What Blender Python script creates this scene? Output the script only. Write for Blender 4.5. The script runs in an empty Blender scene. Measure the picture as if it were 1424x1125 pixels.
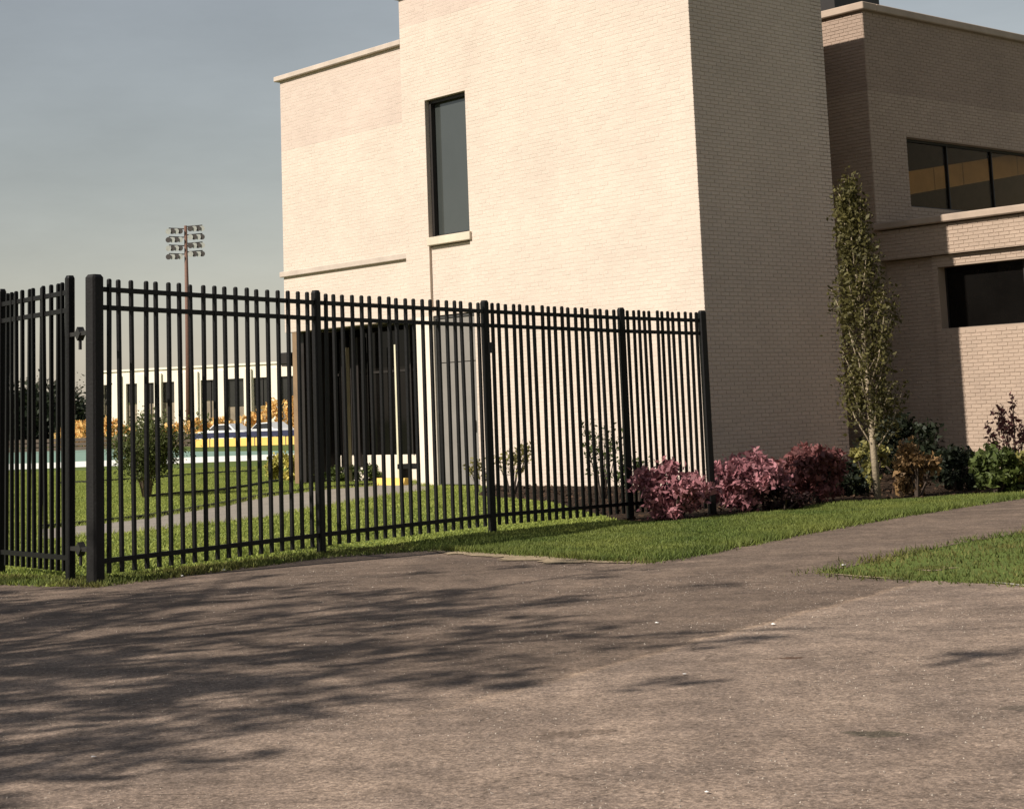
import bpy, bmesh, math, random
import numpy as np
from mathutils import Vector, Matrix, noise as mnoise
from mathutils.geometry import tessellate_polygon

R = math.radians
scene = bpy.context.scene
COL = scene.collection
rng = np.random.default_rng(7)
random.seed(7)

# ------------------------------------------------------------------ camera
EYE = 1.30
F_PX, CX, CY, IMG_W, IMG_H = 2405.92, 712.0, 231.17, 1424.0, 1125.0
PITCH, ROLL = R(8.1576), R(-2.2266)
_r = np.array([1., 0, 0]); _f = np.array([0, math.cos(PITCH), math.sin(PITCH)])
_u = np.array([0, -math.sin(PITCH), math.cos(PITCH)])
CR = math.cos(ROLL) * _r + math.sin(ROLL) * _u
CU = -math.sin(ROLL) * _r + math.cos(ROLL) * _u
cam_d = bpy.data.cameras.new('camera')
cam = bpy.data.objects.new('camera', cam_d); COL.objects.link(cam)
cam.matrix_world = Matrix(((CR[0], CU[0], -_f[0], 0), (CR[1], CU[1], -_f[1], 0), (CR[2], CU[2], -_f[2], EYE), (0, 0, 0, 1)))
cam_d.sensor_width = 36; cam_d.lens = 36 * F_PX / IMG_W
cam_d.shift_y = -(IMG_H / 2 - CY) / IMG_W
cam_d.clip_end = 4000; cam_d.clip_start = .05
scene.camera = cam

# ------------------------------------------------------------------ sun and sky
LX, LY = .836, .549                     # ground direction the light travels in
ELEV = R(36.5)
world = bpy.data.worlds.new('World'); scene.world = world; world.use_nodes = True
nt = world.node_tree; nt.nodes.clear()
sky = nt.nodes.new('ShaderNodeTexSky'); sky.sky_type = 'NISHITA'; sky.sun_disc = False
sky.sun_elevation = ELEV; sky.sun_rotation = math.atan2(-LX, -LY)
sky.air_density = 1.5; sky.dust_density = .3; sky.ozone_density = 1.0; sky.altitude = 0
hs = nt.nodes.new('ShaderNodeHueSaturation'); hs.inputs['Saturation'].default_value = .50
tint = nt.nodes.new('ShaderNodeMix'); tint.data_type = 'RGBA'; tint.blend_type = 'MULTIPLY'
tint.inputs[0].default_value = 1; tint.inputs[7].default_value = (1.0, .97, .975, 1)
bg = nt.nodes.new('ShaderNodeBackground'); bg.inputs[1].default_value = .064
ow = nt.nodes.new('ShaderNodeOutputWorld')
nt.links.new(sky.outputs[0], hs.inputs['Color']); nt.links.new(hs.outputs[0], tint.inputs[6])
tcw = nt.nodes.new('ShaderNodeTexCoord'); mpw = nt.nodes.new('ShaderNodeMapping'); mpw.inputs['Scale'].default_value = (1, 1, 3.5)
nsw = nt.nodes.new('ShaderNodeTexNoise'); nsw.inputs['Scale'].default_value = 5; nsw.inputs['Detail'].default_value = 8; nsw.inputs['Roughness'].default_value = .62
mrw = nt.nodes.new('ShaderNodeMapRange'); mrw.inputs[1].default_value = .3; mrw.inputs[2].default_value = .7; mrw.inputs[3].default_value = .925; mrw.inputs[4].default_value = 1.075
vmw = nt.nodes.new('ShaderNodeVectorMath'); vmw.operation = 'SCALE'
nt.links.new(tcw.outputs['Generated'], mpw.inputs[0]); nt.links.new(mpw.outputs[0], nsw.inputs['Vector']); nt.links.new(nsw.outputs['Fac'], mrw.inputs[0])
nt.links.new(tint.outputs[2], vmw.inputs[0]); nt.links.new(mrw.outputs[0], vmw.inputs['Scale']); nt.links.new(vmw.outputs[0], bg.inputs[0]); nt.links.new(bg.outputs[0], ow.inputs[0])
sl = bpy.data.lights.new('sun', 'SUN'); sl.energy = 5.0; sl.angle = R(.53); sl.color = (1, .925, .83)
so = bpy.data.objects.new('sun', sl); COL.objects.link(so)
so.rotation_euler = Vector((LX * math.cos(ELEV), LY * math.cos(ELEV), -math.sin(ELEV))).to_track_quat('-Z', 'Y').to_euler()
so.location = (-20, -10, 30)
scene.view_settings.view_transform = 'Standard'; scene.view_settings.look = 'None'
scene.view_settings.exposure = .36; scene.view_settings.gamma = 1
scene.view_settings.use_curve_mapping = False

def at(px, py, z=0.0):
    """the spot on the level z that the photograph shows at (px, py)"""
    d = CR * ((px - CX) / F_PX) - CU * ((py - CY) / F_PX) + _f
    t = (z - EYE) / d[2]
    return Vector((d[0] * t, d[1] * t, z))
def far(px, py, dist):
    """the point the photograph shows at (px, py), dist metres ahead"""
    d = CR * ((px - CX) / F_PX) - CU * ((py - CY) / F_PX) + _f
    t = dist / d[1]
    return Vector((d[0] * t, dist, EYE + d[2] * t))

# ------------------------------------------------------------------ materials
def mat(name, col, rough=.7, var=.12, scale=6, bump=0, bscale=60, spec=.4, col2=None, metal=0, island=0, objrand=0, trans=0, fine=0):
    m = bpy.data.materials.new(name); m.use_nodes = True
    n = m.node_tree.nodes; l = m.node_tree.links; b = n['Principled BSDF']
    b.inputs['Roughness'].default_value = rough; b.inputs['Metallic'].default_value = metal
    b.inputs['Specular IOR Level'].default_value = spec
    tc = n.new('ShaderNodeTexCoord')
    ns = n.new('ShaderNodeTexNoise'); ns.inputs['Scale'].default_value = scale; ns.inputs['Detail'].default_value = 7
    ns.inputs['Roughness'].default_value = .62
    l.new(tc.outputs['Object'], ns.inputs['Vector'])
    cr = n.new('ShaderNodeValToRGB')
    c = Vector(col); d = Vector(col2) if col2 else c * (1 - var * 2)
    cr.color_ramp.elements[0].position = .32; cr.color_ramp.elements[1].position = .68
    cr.color_ramp.elements[0].color = (*d, 1); cr.color_ramp.elements[1].color = (*(c if col2 else c * (1 + var * .6)), 1)
    l.new(ns.outputs['Fac'], cr.inputs['Fac'])
    out = cr.outputs[0]
    def vary(src, amount, out):
        mr = n.new('ShaderNodeMapRange'); mr.inputs[3].default_value = 1 - amount; mr.inputs[4].default_value = 1 + amount
        l.new(src, mr.inputs[0])
        mx = n.new('ShaderNodeVectorMath'); mx.operation = 'SCALE'
        l.new(out, mx.inputs[0]); l.new(mr.outputs[0], mx.inputs['Scale'])
        return mx.outputs[0]
    if island:
        ge = n.new('ShaderNodeNewGeometry'); out = vary(ge.outputs['Random Per Island'], island, out)
    if objrand:
        oi = n.new('ShaderNodeObjectInfo'); out = vary(oi.outputs['Random'], objrand, out)
    if fine:
        fn = n.new('ShaderNodeTexNoise'); fn.inputs['Scale'].default_value = bscale; fn.inputs['Detail'].default_value = 3
        l.new(tc.outputs['Object'], fn.inputs['Vector']); out = vary(fn.outputs['Fac'], fine, out)
    l.new(out, b.inputs['Base Color'])
    if bump:
        bn = n.new('ShaderNodeTexNoise'); bn.inputs['Scale'].default_value = bscale; bn.inputs['Detail'].default_value = 5
        l.new(tc.outputs['Object'], bn.inputs['Vector'])
        bp = n.new('ShaderNodeBump'); bp.inputs['Strength'].default_value = bump; bp.inputs['Distance'].default_value = .02
        l.new(bn.outputs['Fac'], bp.inputs['Height']); l.new(bp.outputs[0], b.inputs['Normal'])
    if trans:
        tr = n.new('ShaderNodeBsdfTranslucent'); l.new(out, tr.inputs[0])
        mix = n.new('ShaderNodeMixShader'); mix.inputs[0].default_value = trans
        o = n['Material Output']; l.new(b.outputs[0], mix.inputs[1]); l.new(tr.outputs[0], mix.inputs[2]); l.new(mix.outputs[0], o.inputs[0])
    return m

def asphalt(name, light, dark, stain_amt, stains=(), seam=None):
    m = bpy.data.materials.new(name); m.use_nodes = True
    n = m.node_tree.nodes; l = m.node_tree.links; b = n['Principled BSDF']
    b.inputs['Roughness'].default_value = .9; b.inputs['Specular IOR Level'].default_value = .25
    tc = n.new('ShaderNodeTexCoord'); obj = tc.outputs['Object']
    def noise(scale, detail=6, rough=.6, vec=obj):
        x = n.new('ShaderNodeTexNoise'); x.inputs['Scale'].default_value = scale; x.inputs['Detail'].default_value = detail
        x.inputs['Roughness'].default_value = rough; l.new(vec, x.inputs['Vector']); return x.outputs['Fac']
    def ramp(v, p0, p1, c0, c1):
        x = n.new('ShaderNodeValToRGB'); x.color_ramp.elements[0].position = p0; x.color_ramp.elements[1].position = p1
        x.color_ramp.elements[0].color = (*c0, 1); x.color_ramp.elements[1].color = (*c1, 1); l.new(v, x.inputs[0]); return x.outputs[0]
    def mul(a, c, f=1.0):
        x = n.new('ShaderNodeMix'); x.data_type = 'RGBA'; x.blend_type = 'MULTIPLY'; x.inputs[0].default_value = f
        l.new(a, x.inputs[6]); l.new(c, x.inputs[7]); return x.outputs[2]
    W = (1, 1, 1)
    c = ramp(noise(.55, 8, .65), .34, .66, dark, light)
    mp = n.new('ShaderNodeMapping'); mp.inputs['Rotation'].default_value = (0, 0, R(-32)); mp.inputs['Scale'].default_value = (.35, 2.2, 1)
    l.new(obj, mp.inputs['Vector'])
    c = mul(c, ramp(noise(1.1, 6, .6, mp.outputs[0]), .30, .62, (stain_amt,) * 3, W))        # drag marks along the drive
    if seam:                                     # a newer, darker strip laid on the far side of the seam
        ax, ay, ang, k = seam
        ms = n.new('ShaderNodeMapping'); ms.vector_type = 'TEXTURE'; ms.inputs['Location'].default_value = (ax, ay, 0); ms.inputs['Rotation'].default_value = (0, 0, ang)
        l.new(obj, ms.inputs['Vector']); sx = n.new('ShaderNodeSeparateXYZ'); l.new(ms.outputs[0], sx.inputs[0])
        wob = n.new('ShaderNodeMath'); wob.operation = 'MULTIPLY_ADD'; wob.inputs[1].default_value = .34; l.new(noise(1.6, 7, .62), wob.inputs[0]); l.new(sx.outputs['Y'], wob.inputs[2])
        mr = n.new('ShaderNodeMapRange'); mr.inputs[1].default_value = .15; mr.inputs[2].default_value = .20; l.new(wob.outputs[0], mr.inputs[0])
        mf = n.new('ShaderNodeMapRange'); mf.inputs[1].default_value = -1.0; mf.inputs[2].default_value = .9; l.new(sx.outputs['X'], mf.inputs[0])
        mm = n.new('ShaderNodeMath'); mm.operation = 'MULTIPLY'; l.new(mr.outputs[0], mm.inputs[0]); l.new(mf.outputs[0], mm.inputs[1])
        xx = n.new('ShaderNodeMix'); xx.data_type = 'RGBA'; l.new(mm.outputs[0], xx.inputs[0]); xx.inputs[6].default_value = (1, 1, 1, 1); xx.inputs[7].default_value = (*k, 1)
        c = mul(c, xx.outputs[2])
        # sandy line worn along the seam
        pk = n.new('ShaderNodeMath'); pk.operation = 'PINGPONG'; pk.inputs[1].default_value = 50; 
        sb = n.new('ShaderNodeMath'); sb.operation = 'SUBTRACT'; sb.inputs[1].default_value = .165; l.new(wob.outputs[0], sb.inputs[0])
        ab = n.new('ShaderNodeMath'); ab.operation = 'ABSOLUTE'; l.new(sb.outputs[0], ab.inputs[0])
        lr = ramp(ab.outputs[0], .0, .06, (1.28, 1.24, 1.16), W)
        xl = n.new('ShaderNodeMix'); xl.data_type = 'RGBA'; l.new(mf.outputs[0], xl.inputs[0]); xl.inputs[6].default_value = (1, 1, 1, 1); l.new(lr, xl.inputs[7])
        c = mul(c, xl.outputs[2])
    c = mul(c, ramp(noise(1.9, 6, .68), .34, .64, (.70, .70, .71), (1.1, 1.09, 1.07)))
    c = mul(c, ramp(noise(7, 6, .75), .32, .68, (.66, .65, .64), (1.16, 1.15, 1.14)))
    c = mul(c, ramp(noise(38, 4, .8), .32, .68, (.42, .41, .40), (1.5, 1.5, 1.5)))       # grit
    gv = n.new('ShaderNodeTexVoronoi'); gv.inputs['Scale'].default_value = 26; l.new(obj, gv.inputs['Vector'])
    c = mul(c, ramp(gv.outputs['Distance'], .03, .13, (1.9, 1.85, 1.75), W))               # pale pebbles worn bare
    vo = n.new('ShaderNodeTexVoronoi'); vo.inputs['Scale'].default_value = 75; l.new(obj, vo.inputs['Vector'])
    c = mul(c, ramp(vo.outputs['Distance'], .05, .5, (1.35, 1.33, 1.28), (.85, .85, .85)))   # stones in the surface
    # hairline cracks
    dn = n.new('ShaderNodeTexNoise'); dn.inputs['Scale'].default_value = 1.7; dn.inputs['Detail'].default_value = 6; l.new(obj, dn.inputs['Vector'])
    av = n.new('ShaderNodeVectorMath'); av.operation = 'MULTIPLY_ADD'; av.inputs[1].default_value = (.9, .9, 0)
    l.new(dn.outputs['Color'], av.inputs[0]); l.new(obj, av.inputs[2])
    cv = n.new('ShaderNodeTexVoronoi'); cv.feature = 'DISTANCE_TO_EDGE'; cv.inputs['Scale'].default_value = .75; l.new(av.outputs[0], cv.inputs['Vector'])
    crk = ramp(cv.outputs['Distance'], .001, .006, (.5, .49, .48), W)
    msk = ramp(noise(.6, 3), .50, .60, (0, 0, 0), W)
    mx = n.new('ShaderNodeMix'); mx.data_type = 'RGBA'; l.new(msk, mx.inputs[0]); mx.inputs[6].default_value = (1, 1, 1, 1); l.new(crk, mx.inputs[7])
    c = mul(c, mx.outputs[2])
    for (sx, sy, rx, ry, ang, k) in stains:                                                  # oil and rust stains, each with its own outline
        m2 = n.new('ShaderNodeMapping'); m2.vector_type = 'TEXTURE'
        m2.inputs['Location'].default_value = (sx, sy, 0); m2.inputs['Rotation'].default_value = (0, 0, ang); m2.inputs['Scale'].default_value = (rx, ry, 1)
        l.new(obj, m2.inputs['Vector'])
        ln = n.new('ShaderNodeVectorMath'); ln.operation = 'LENGTH'; l.new(m2.outputs[0], ln.inputs[0])
        ad = n.new('ShaderNodeMath'); ad.operation = 'MULTIPLY_ADD'; ad.inputs[1].default_value = 1.3
        l.new(noise(5, 6, .7), ad.inputs[0]); l.new(ln.outputs['Value'], ad.inputs[2])
        c = mul(c, ramp(ad.outputs[0], .9, 1.65, k, W))
    l.new(c, b.inputs['Base Color'])
    bp = n.new('ShaderNodeBump'); bp.inputs['Strength'].default_value = .55; bp.inputs['Distance'].default_value = .008
    l.new(noise(70, 4, .7), bp.inputs['Height'])
    bp2 = n.new('ShaderNodeBump'); bp2.inputs['Strength'].default_value = .4; bp2.inputs['Distance'].default_value = .05
    l.new(noise(3, 4, .6), bp2.inputs['Height']); l.new(bp.outputs[0], bp2.inputs['Normal']); l.new(bp2.outputs[0], b.inputs['Normal'])
    return m

M = {}
M['brick'] = mat('cream painted brick', (.57, .478, .40), .85, .05, .55, .35, 60, .2, island=.035, fine=.13)
M['single_brick'] = mat('cream painted single brick', (.57, .478, .40), .85, .05, .55, .35, 60, .2, objrand=.035, fine=.13)
M['band_brick'] = mat('buff parapet brick', (.525, .425, .36), .85, .05, .55, .3, 60, .2, island=.035, fine=.13)
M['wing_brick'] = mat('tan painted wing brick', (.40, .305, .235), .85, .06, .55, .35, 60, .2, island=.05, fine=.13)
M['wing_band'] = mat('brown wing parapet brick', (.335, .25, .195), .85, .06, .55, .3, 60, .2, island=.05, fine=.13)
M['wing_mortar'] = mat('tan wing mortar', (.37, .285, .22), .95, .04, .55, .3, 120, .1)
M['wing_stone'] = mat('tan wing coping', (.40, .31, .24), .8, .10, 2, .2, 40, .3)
M['mortar'] = mat('painted mortar', (.54, .455, .38), .95, .04, .55, .3, 120, .1)
M['stone'] = mat('cast stone coping', (.48, .40, .335), .8, .10, 2, .2, 40, .3)
M['sill'] = mat('pale sill', (.58, .50, .39), .8, .08, 3, .2, 60, .3)
M['white_pier'] = mat('white rendered pier', (.70, .62, .51), .85, .05, 2, .15, 80, .2)
M['grey_door'] = mat('grey door paint', (.20, .185, .165), .65, .06, 2, 0, 60, .3)
M['door_joint'] = mat('dark joint', (.05, .048, .045), .8, .1)  # dark colour of the door frame and its joints
M['glass'] = mat('grey tinted window glass', (.045, .05, .047), .08, .05, 1, 0, 60, .9)
M['dark_glass'] = mat('bronze storefront glass', (.005, .0045, .004), .05, .2, 1.2, 0, 60, .15)
M['frame'] = mat('dark bronze frame', (.016, .012, .010), .55, .1, 5, 0, 60, .4)
M['bronze'] = mat('bronze corner post', (.23, .15, .085), .5, .1, 4, 0, 60, .4)
M['tan_mullion'] = mat('tan mullion', (.30, .25, .16), .5, .1, 4)
M['brass'] = mat('pale brass strip', (.60, .56, .40), .4, .08, 4)
M['soffit'] = mat('soffit', (.05, .04, .03), .9, .1)
M['roof'] = mat('gravel roof', (.2, .19, .17), .95, .15, 8)
M['interior'] = mat('interior brown', (.30, .20, .11), .9, .1)
M['panel'] = mat('tan interior panel', (.80, .64, .36), .7, .08, 3)
M['black'] = mat('black fence paint', (.006, .0055, .0055), .5, .12, 12, .12, 40, .22)
M['black_post'] = mat('weathered black post paint', (.009, .008, .0075), .6, .2, 5, .2, 50, .25)
M['steel'] = mat('hinge steel', (.02, .018, .016), .5, .2, 20)
M['road'] = asphalt('old drive asphalt', (.40, .307, .243), (.285, .216, .171), .72,
    [(1.35, 7.05, .42, .20, R(-20), (.50, .54, .50)), (1.32, 9.2, .30, .16, R(8), (.50, .40, .34)), (2.1, 7.5, .40, .2, 0, (.6, .62, .62)), (.15, 7.3, .5, .22, R(10), (.66, .65, .64))], (-.233, 8.283, math.atan2(12.79 - 8.283, 2.866 + .233), (.66, .645, .63)))
M['path'] = asphalt('newer path asphalt', (.245, .195, .152), (.165, .132, .105), .74)
M['seam'] = mat('sandy seam', (.36, .285, .22), .95, .2, 9, .5, 60, .1, fine=.3)
M['lane'] = mat('grey lawn path', (.27, .24, .20), .9, .1, 3, .3, 60, .2, fine=.2)
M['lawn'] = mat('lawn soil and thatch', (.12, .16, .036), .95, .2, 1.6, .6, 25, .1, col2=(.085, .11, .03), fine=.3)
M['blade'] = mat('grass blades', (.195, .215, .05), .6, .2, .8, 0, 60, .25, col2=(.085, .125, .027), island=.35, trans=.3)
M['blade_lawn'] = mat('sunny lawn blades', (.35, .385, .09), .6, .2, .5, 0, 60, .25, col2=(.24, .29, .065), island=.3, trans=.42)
M['blade_dry'] = mat('worn grass blades', (.17, .15, .048), .7, .2, 1.2, 0, 60, .2, col2=(.075, .115, .025), island=.35, trans=.3)
M['dirt'] = mat('dry dirt edge', (.36, .28, .185), .95, .2, 9, .6, 40, .1, fine=.35)
M['kerbstone'] = mat('pale concrete edge', (.52, .47, .40), .9, .12, 6, .3, 50, .2)
M['mulch'] = mat('dark bark mulch', (.035, .022, .014), .95, .3, 14, .8, 30, .1)
M['chip'] = mat('bark chips', (.075, .045, .028), .9, .2, 5, 0, 60, .1, island=.5)
M['ridge'] = mat('dark lawn edging', (.02, .022, .012), .8, .1)
M['track'] = mat('turquoise running track', (.20, .30, .235), .9, .06, .6)
M['field_white'] = mat('white kerb paint', (.85, .83, .74), .8, .05)
M['yellow'] = mat('yellow board', (.78, .52, .13), .7, .06, .8)
M['navy'] = mat('navy rail', (.02, .022, .06), .6, .1)
M['brown_fence'] = mat('brown weathered board', (.10, .075, .055), .9, .12)
M['far_wall'] = mat('cream far wall', (.82, .75, .62), .85, .04, .3)
M['far_glass'] = mat('far dark window', (.022, .022, .02), .2, .1, 1, 0, 60, .5)
M['far_blind'] = mat('far window blind', (.26, .21, .15), .8, .15, 1)
M['rust_pole'] = mat('rust brown steel pole', (.15, .075, .05), .7, .12)
M['lamp_metal'] = mat('floodlight housing', (.06, .05, .045), .6, .1)
M['lamp_lens'] = mat('floodlight lens', (.42, .42, .38), .3, .1)
M['bark'] = mat('grey brown bark', (.17, .125, .085), .9, .2, 8, .6, 40, .2)
M['pale_bark'] = mat('pale young bark', (.36, .29, .20), .85, .15, 10, .4, 40, .2)
M['twig'] = mat('dark twig', (.06, .042, .03), .9, .15)
def leafm(name, a, b, isl=.4, tr=.3): return mat(name, a, .6, .2, 1.3, 0, 60, .3, col2=b, island=isl, trans=tr)
M['leaf_pink'] = leafm('pink young leaves', (.48, .22, .235), (.22, .085, .10))
M['leaf_rust'] = leafm('rust red leaves', (.26, .10, .095), (.11, .04, .038))
M['leaf_olive'] = leafm('olive new leaves', (.115, .105, .028), (.075, .066, .018), .35)
M['leaf_brown'] = leafm('orange brown leaves', (.33, .20, .085), (.15, .09, .04))
M['leaf_yellowgreen'] = leafm('yellow green leaves', (.30, .255, .075), (.12, .125, .035))
M['leaf_green'] = leafm('mid green leaves', (.10, .125, .028), (.05, .07, .018))
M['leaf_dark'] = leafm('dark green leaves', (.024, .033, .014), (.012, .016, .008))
M['leaf_yellow'] = leafm('yellow blossom leaves', (.66, .55, .14), (.34, .33, .08))
M['leaf_purple'] = leafm('dark purple leaves', (.05, .022, .022), (.025, .012, .012))
M['leaf_lawn'] = leafm('green lawn tree leaves', (.12, .14, .04), (.07, .085, .025))
M['leaf_slim'] = leafm('dim olive leaves', (.115, .10, .030), (.06, .054, .017), .3)
M['leaf_orange'] = leafm('orange blossom', (.88, .60, .24), (.72, .44, .14))
M['leaf_shade'] = leafm('street tree leaves', (.10, .13, .03), (.06, .08, .02))
M['leaf_grey'] = leafm('grey far twigs', (.16, .145, .11), (.10, .09, .07))
M['paper'] = mat('white paper', (.80, .78, .74), .8, .03)
M['car_white'] = mat('white car paint', (.72, .71, .68), .25, .02, 1, 0, 60, .6)
M['tyre'] = mat('black tyre rubber', (.02, .02, .02), .8, .1)
M['rim'] = mat('steel rim', (.45, .45, .45), .35, .05, 3, metal=.8)

# ------------------------------------------------------------------ object helpers
def link(name, me, parent=None):
    o = bpy.data.objects.new(name, me); COL.objects.link(o)
    if parent is not None: o.parent = parent
    return o
def tag(o, label=None, cat=None, group=None, kind=None):
    if label: o['label'] = label
    if cat: o['category'] = cat
    if group: o['group'] = group
    if kind: o['kind'] = kind
    return o
def thing(name, label, cat, loc=(0, 0, 0), rz=0, group=None):
    o = bpy.data.objects.new(name, None); COL.objects.link(o)
    o.location = loc; o.rotation_euler = (0, 0, rz); o.empty_display_size = .2
    return tag(o, label, cat, group)

class MB:
    def __init__(s): s.v = []; s.f = []
    def quad(s, a, b, c, d):
        i = len(s.v); s.v += [tuple(a), tuple(b), tuple(c), tuple(d)]; s.f.append((i, i + 1, i + 2, i + 3)); return s
    def box(s, x0, x1, y0, y1, z0, z1):
        i = len(s.v)
        s.v += [(x0, y0, z0), (x1, y0, z0), (x1, y1, z0), (x0, y1, z0), (x0, y0, z1), (x1, y0, z1), (x1, y1, z1), (x0, y1, z1)]
        s.f += [(i, i + 3, i + 2, i + 1), (i + 4, i + 5, i + 6, i + 7), (i, i + 1, i + 5, i + 4), (i + 1, i + 2, i + 6, i + 5), (i + 2, i + 3, i + 7, i + 6), (i + 3, i, i + 4, i + 7)]
        return s
    def loft(s, rings, cap=True):
        i = len(s.v); k = len(rings[0])
        for r in rings: s.v += [tuple(p) for p in r]
        for a in range(len(rings) - 1):
            for j in range(k):
                j2 = (j + 1) % k
                s.f.append((i + a * k + j, i + a * k + j2, i + (a + 1) * k + j2, i + (a + 1) * k + j))
        if cap:
            s.f.append(tuple(i + j for j in reversed(range(k)))); s.f.append(tuple(i + (len(rings) - 1) * k + j for j in range(k)))
        return s
    def tube(s, pts, rad, k=6):
        pts = [Vector(p) for p in pts]; rings = []
        for a, p in enumerate(pts):
            d = (pts[min(a + 1, len(pts) - 1)] - pts[max(a - 1, 0)]).normalized()
            x = d.cross(Vector((0, 0, 1))) if abs(d.z) < .95 else d.cross(Vector((0, 1, 0)))
            x.normalize(); y = d.cross(x); r = rad[a] if hasattr(rad, '__len__') else rad
            rings.append([p + (x * math.cos(q) - y * math.sin(q)) * r for q in [2 * math.pi * j / k for j in range(k)]])
        return s.loft(rings)
    def build(s, name, m, parent=None, smooth=False, bevel=0):
        me = bpy.data.meshes.new(name); me.from_pydata(s.v, [], s.f); me.materials.append(m)
        if bevel:
            bm = bmesh.new(); bm.from_mesh(me)
            bmesh.ops.bevel(bm, geom=list(bm.edges), offset=bevel, segments=1, affect='EDGES', clamp_overlap=True)
            bm.to_mesh(me); bm.free()
        if smooth: me.polygons.foreach_set('use_smooth', [True] * len(me.polygons))
        me.update()
        return link(name, me, parent)

def tri_mesh(name, V, k, m, parent=None):
    """V: (n,k,3) array of separate k-gons"""
    n = len(V); me = bpy.data.meshes.new(name)
    me.vertices.add(n * k); me.vertices.foreach_set('co', np.ascontiguousarray(V, dtype=np.float32).ravel())
    me.loops.add(n * k); me.loops.foreach_set('vertex_index', np.arange(n * k, dtype=np.int32))
    me.polygons.add(n); me.polygons.foreach_set('loop_start', np.arange(0, n * k, k, dtype=np.int32))
    me.materials.append(m); me.update(calc_edges=True); me.validate()
    return link(name, me, parent)

def sheet(name, pts, z, m, kind='structure', parent=None):
    p3 = [Vector((p[0], p[1], 0)) for p in pts]
    tris = tessellate_polygon([p3])
    me = bpy.data.meshes.new(name); me.from_pydata([(p.x, p.y, z) for p in p3], [], [tuple(t) for t in tris])
    bm = bmesh.new(); bm.from_mesh(me)
    for f in bm.faces:
        if f.normal.z < 0: f.normal_flip()
    bm.to_mesh(me); bm.free(); me.materials.append(m)
    o = link(name, me, parent)
    if kind: o['kind'] = kind
    return o
def rough_line(pts, step=.25, amp=.04, seed=0):
    out = []
    for a, b in zip(pts[:-1], pts[1:]):
        a = Vector((a[0], a[1])); b = Vector((b[0], b[1])); L = (b - a).length; n = max(1, min(60, int(L / step)))
        for i in range(n):
            p = a.lerp(b, i / n); d = (b - a).normalized(); q = Vector((-d.y, d.x))
            w = mnoise.noise(Vector((p.x * 1.3, p.y * 1.3, seed))) + .6 * mnoise.noise(Vector((p.x * 5, p.y * 5, seed + 3)))
            out.append(p + q * w * amp)
    out.append(Vector((pts[-1][0], pts[-1][1])))
    return out

# ------------------------------------------------------------------ ground
g = MB().quad((-1500, -200, 0), (1500, -200, 0), (1500, 2500, 0), (-1500, 2500, 0)).build('ground', M['lawn']); tag(g, kind='structure')

edge_px = [(-60, 809), (0, 809), (60, 812), (135, 814), (220, 804), (300, 794), (380, 784), (450, 774), (520, 768), (590, 765)]
dirt_px = [(590, 765), (655, 768), (720, 772), (790, 777), (850, 781), (905, 783)]
strip_px = [(905, 783), (960, 774), (1000, 766), (1075, 751), (1150, 736), (1225, 723), (1300, 711), (1365, 701), (1424, 692)]
wedge_up_px = [(1424, 742), (1360, 752), (1300, 763), (1240, 775), (1185, 788), (1132, 797)]
wedge_lo_px = [(1132, 797), (1200, 804), (1270, 808), (1340, 811), (1424, 814)]
P = lambda L: [at(*p) for p in L]
e1, e2, e3, wu, wl = P(edge_px), P(dirt_px), P(strip_px), P(wedge_up_px), P(wedge_lo_px)
path_dir = (Vector(e3[-1]) - Vector(e3[-3])).normalized()
far_e3 = e3[-1] + path_dir * 14
far_wu = wu[0] + (wu[0] - wu[1]).normalized() * 12
far_wl = wl[-1] + (wl[-1] - wl[-2]).normalized() * 14
line_top = rough_line([Vector((-45, e1[0].y - 6)), *e1], .25, .09, 1)[:-1] + rough_line(e2, .2, .05, 2)[:-1] + rough_line(e3 + [far_e3], .25, .03, 3)
line_wedge = rough_line([far_wu] + wu, .2, .05, 4)[:-1] + rough_line(wl + [far_wl], .2, .06, 5)
seam = P([(-300, 1150), (-60, 1092), (330, 1012), (560, 966), (735, 930), (830, 905), (960, 870), (1110, 841), (1290, 816)])
i_tip = min(range(len(line_wedge)), key=lambda i: (line_wedge[i] - Vector(wl[0][:2])).length)
i_j = min(range(len(line_top)), key=lambda i: (line_top[i] - Vector(e3[0][:2])).length)
sheet('drive', [Vector((-45, -25)), Vector((40, -25)), Vector((40, far_wl.y)), *reversed(line_wedge[i_tip:]), *reversed(line_top[:i_j + 1])], .004, M['road'])
sheet('path', [*line_wedge[:i_tip + 1][::-1], far_e3, *reversed(line_top[i_j:-1])], .004, M['road'])
# turf edge: the lawn stands a few centimetres above the path
te = [Vector((p[0], p[1])) for p in rough_line(e3 + [far_e3], .25, .03, 3)]; mb = MB()
for i in range(len(te) - 1):
    d = (te[min(i + 1, len(te) - 1)] - te[i]).normalized(); q = Vector((-d.y, d.x)); j = min(1, i / 6)
    d2 = (te[min(i + 2, len(te) - 1)] - te[min(i + 1, len(te) - 2)]).normalized(); q2 = Vector((-d2.y, d2.x)); j2 = min(1, (i + 1) / 6)
    a, b = te[i], te[i + 1]
    mb.quad((*a, 0), (*b, 0), (*b, .03 * j2), (*a, .03 * j)); mb.quad((*a, .03 * j), (*b, .03 * j2), (*(b + q2 * .25), -.002), (*(a + q * .25), -.002))
tag(mb.build('turf_edge', M['lawn']), kind='structure')

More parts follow.
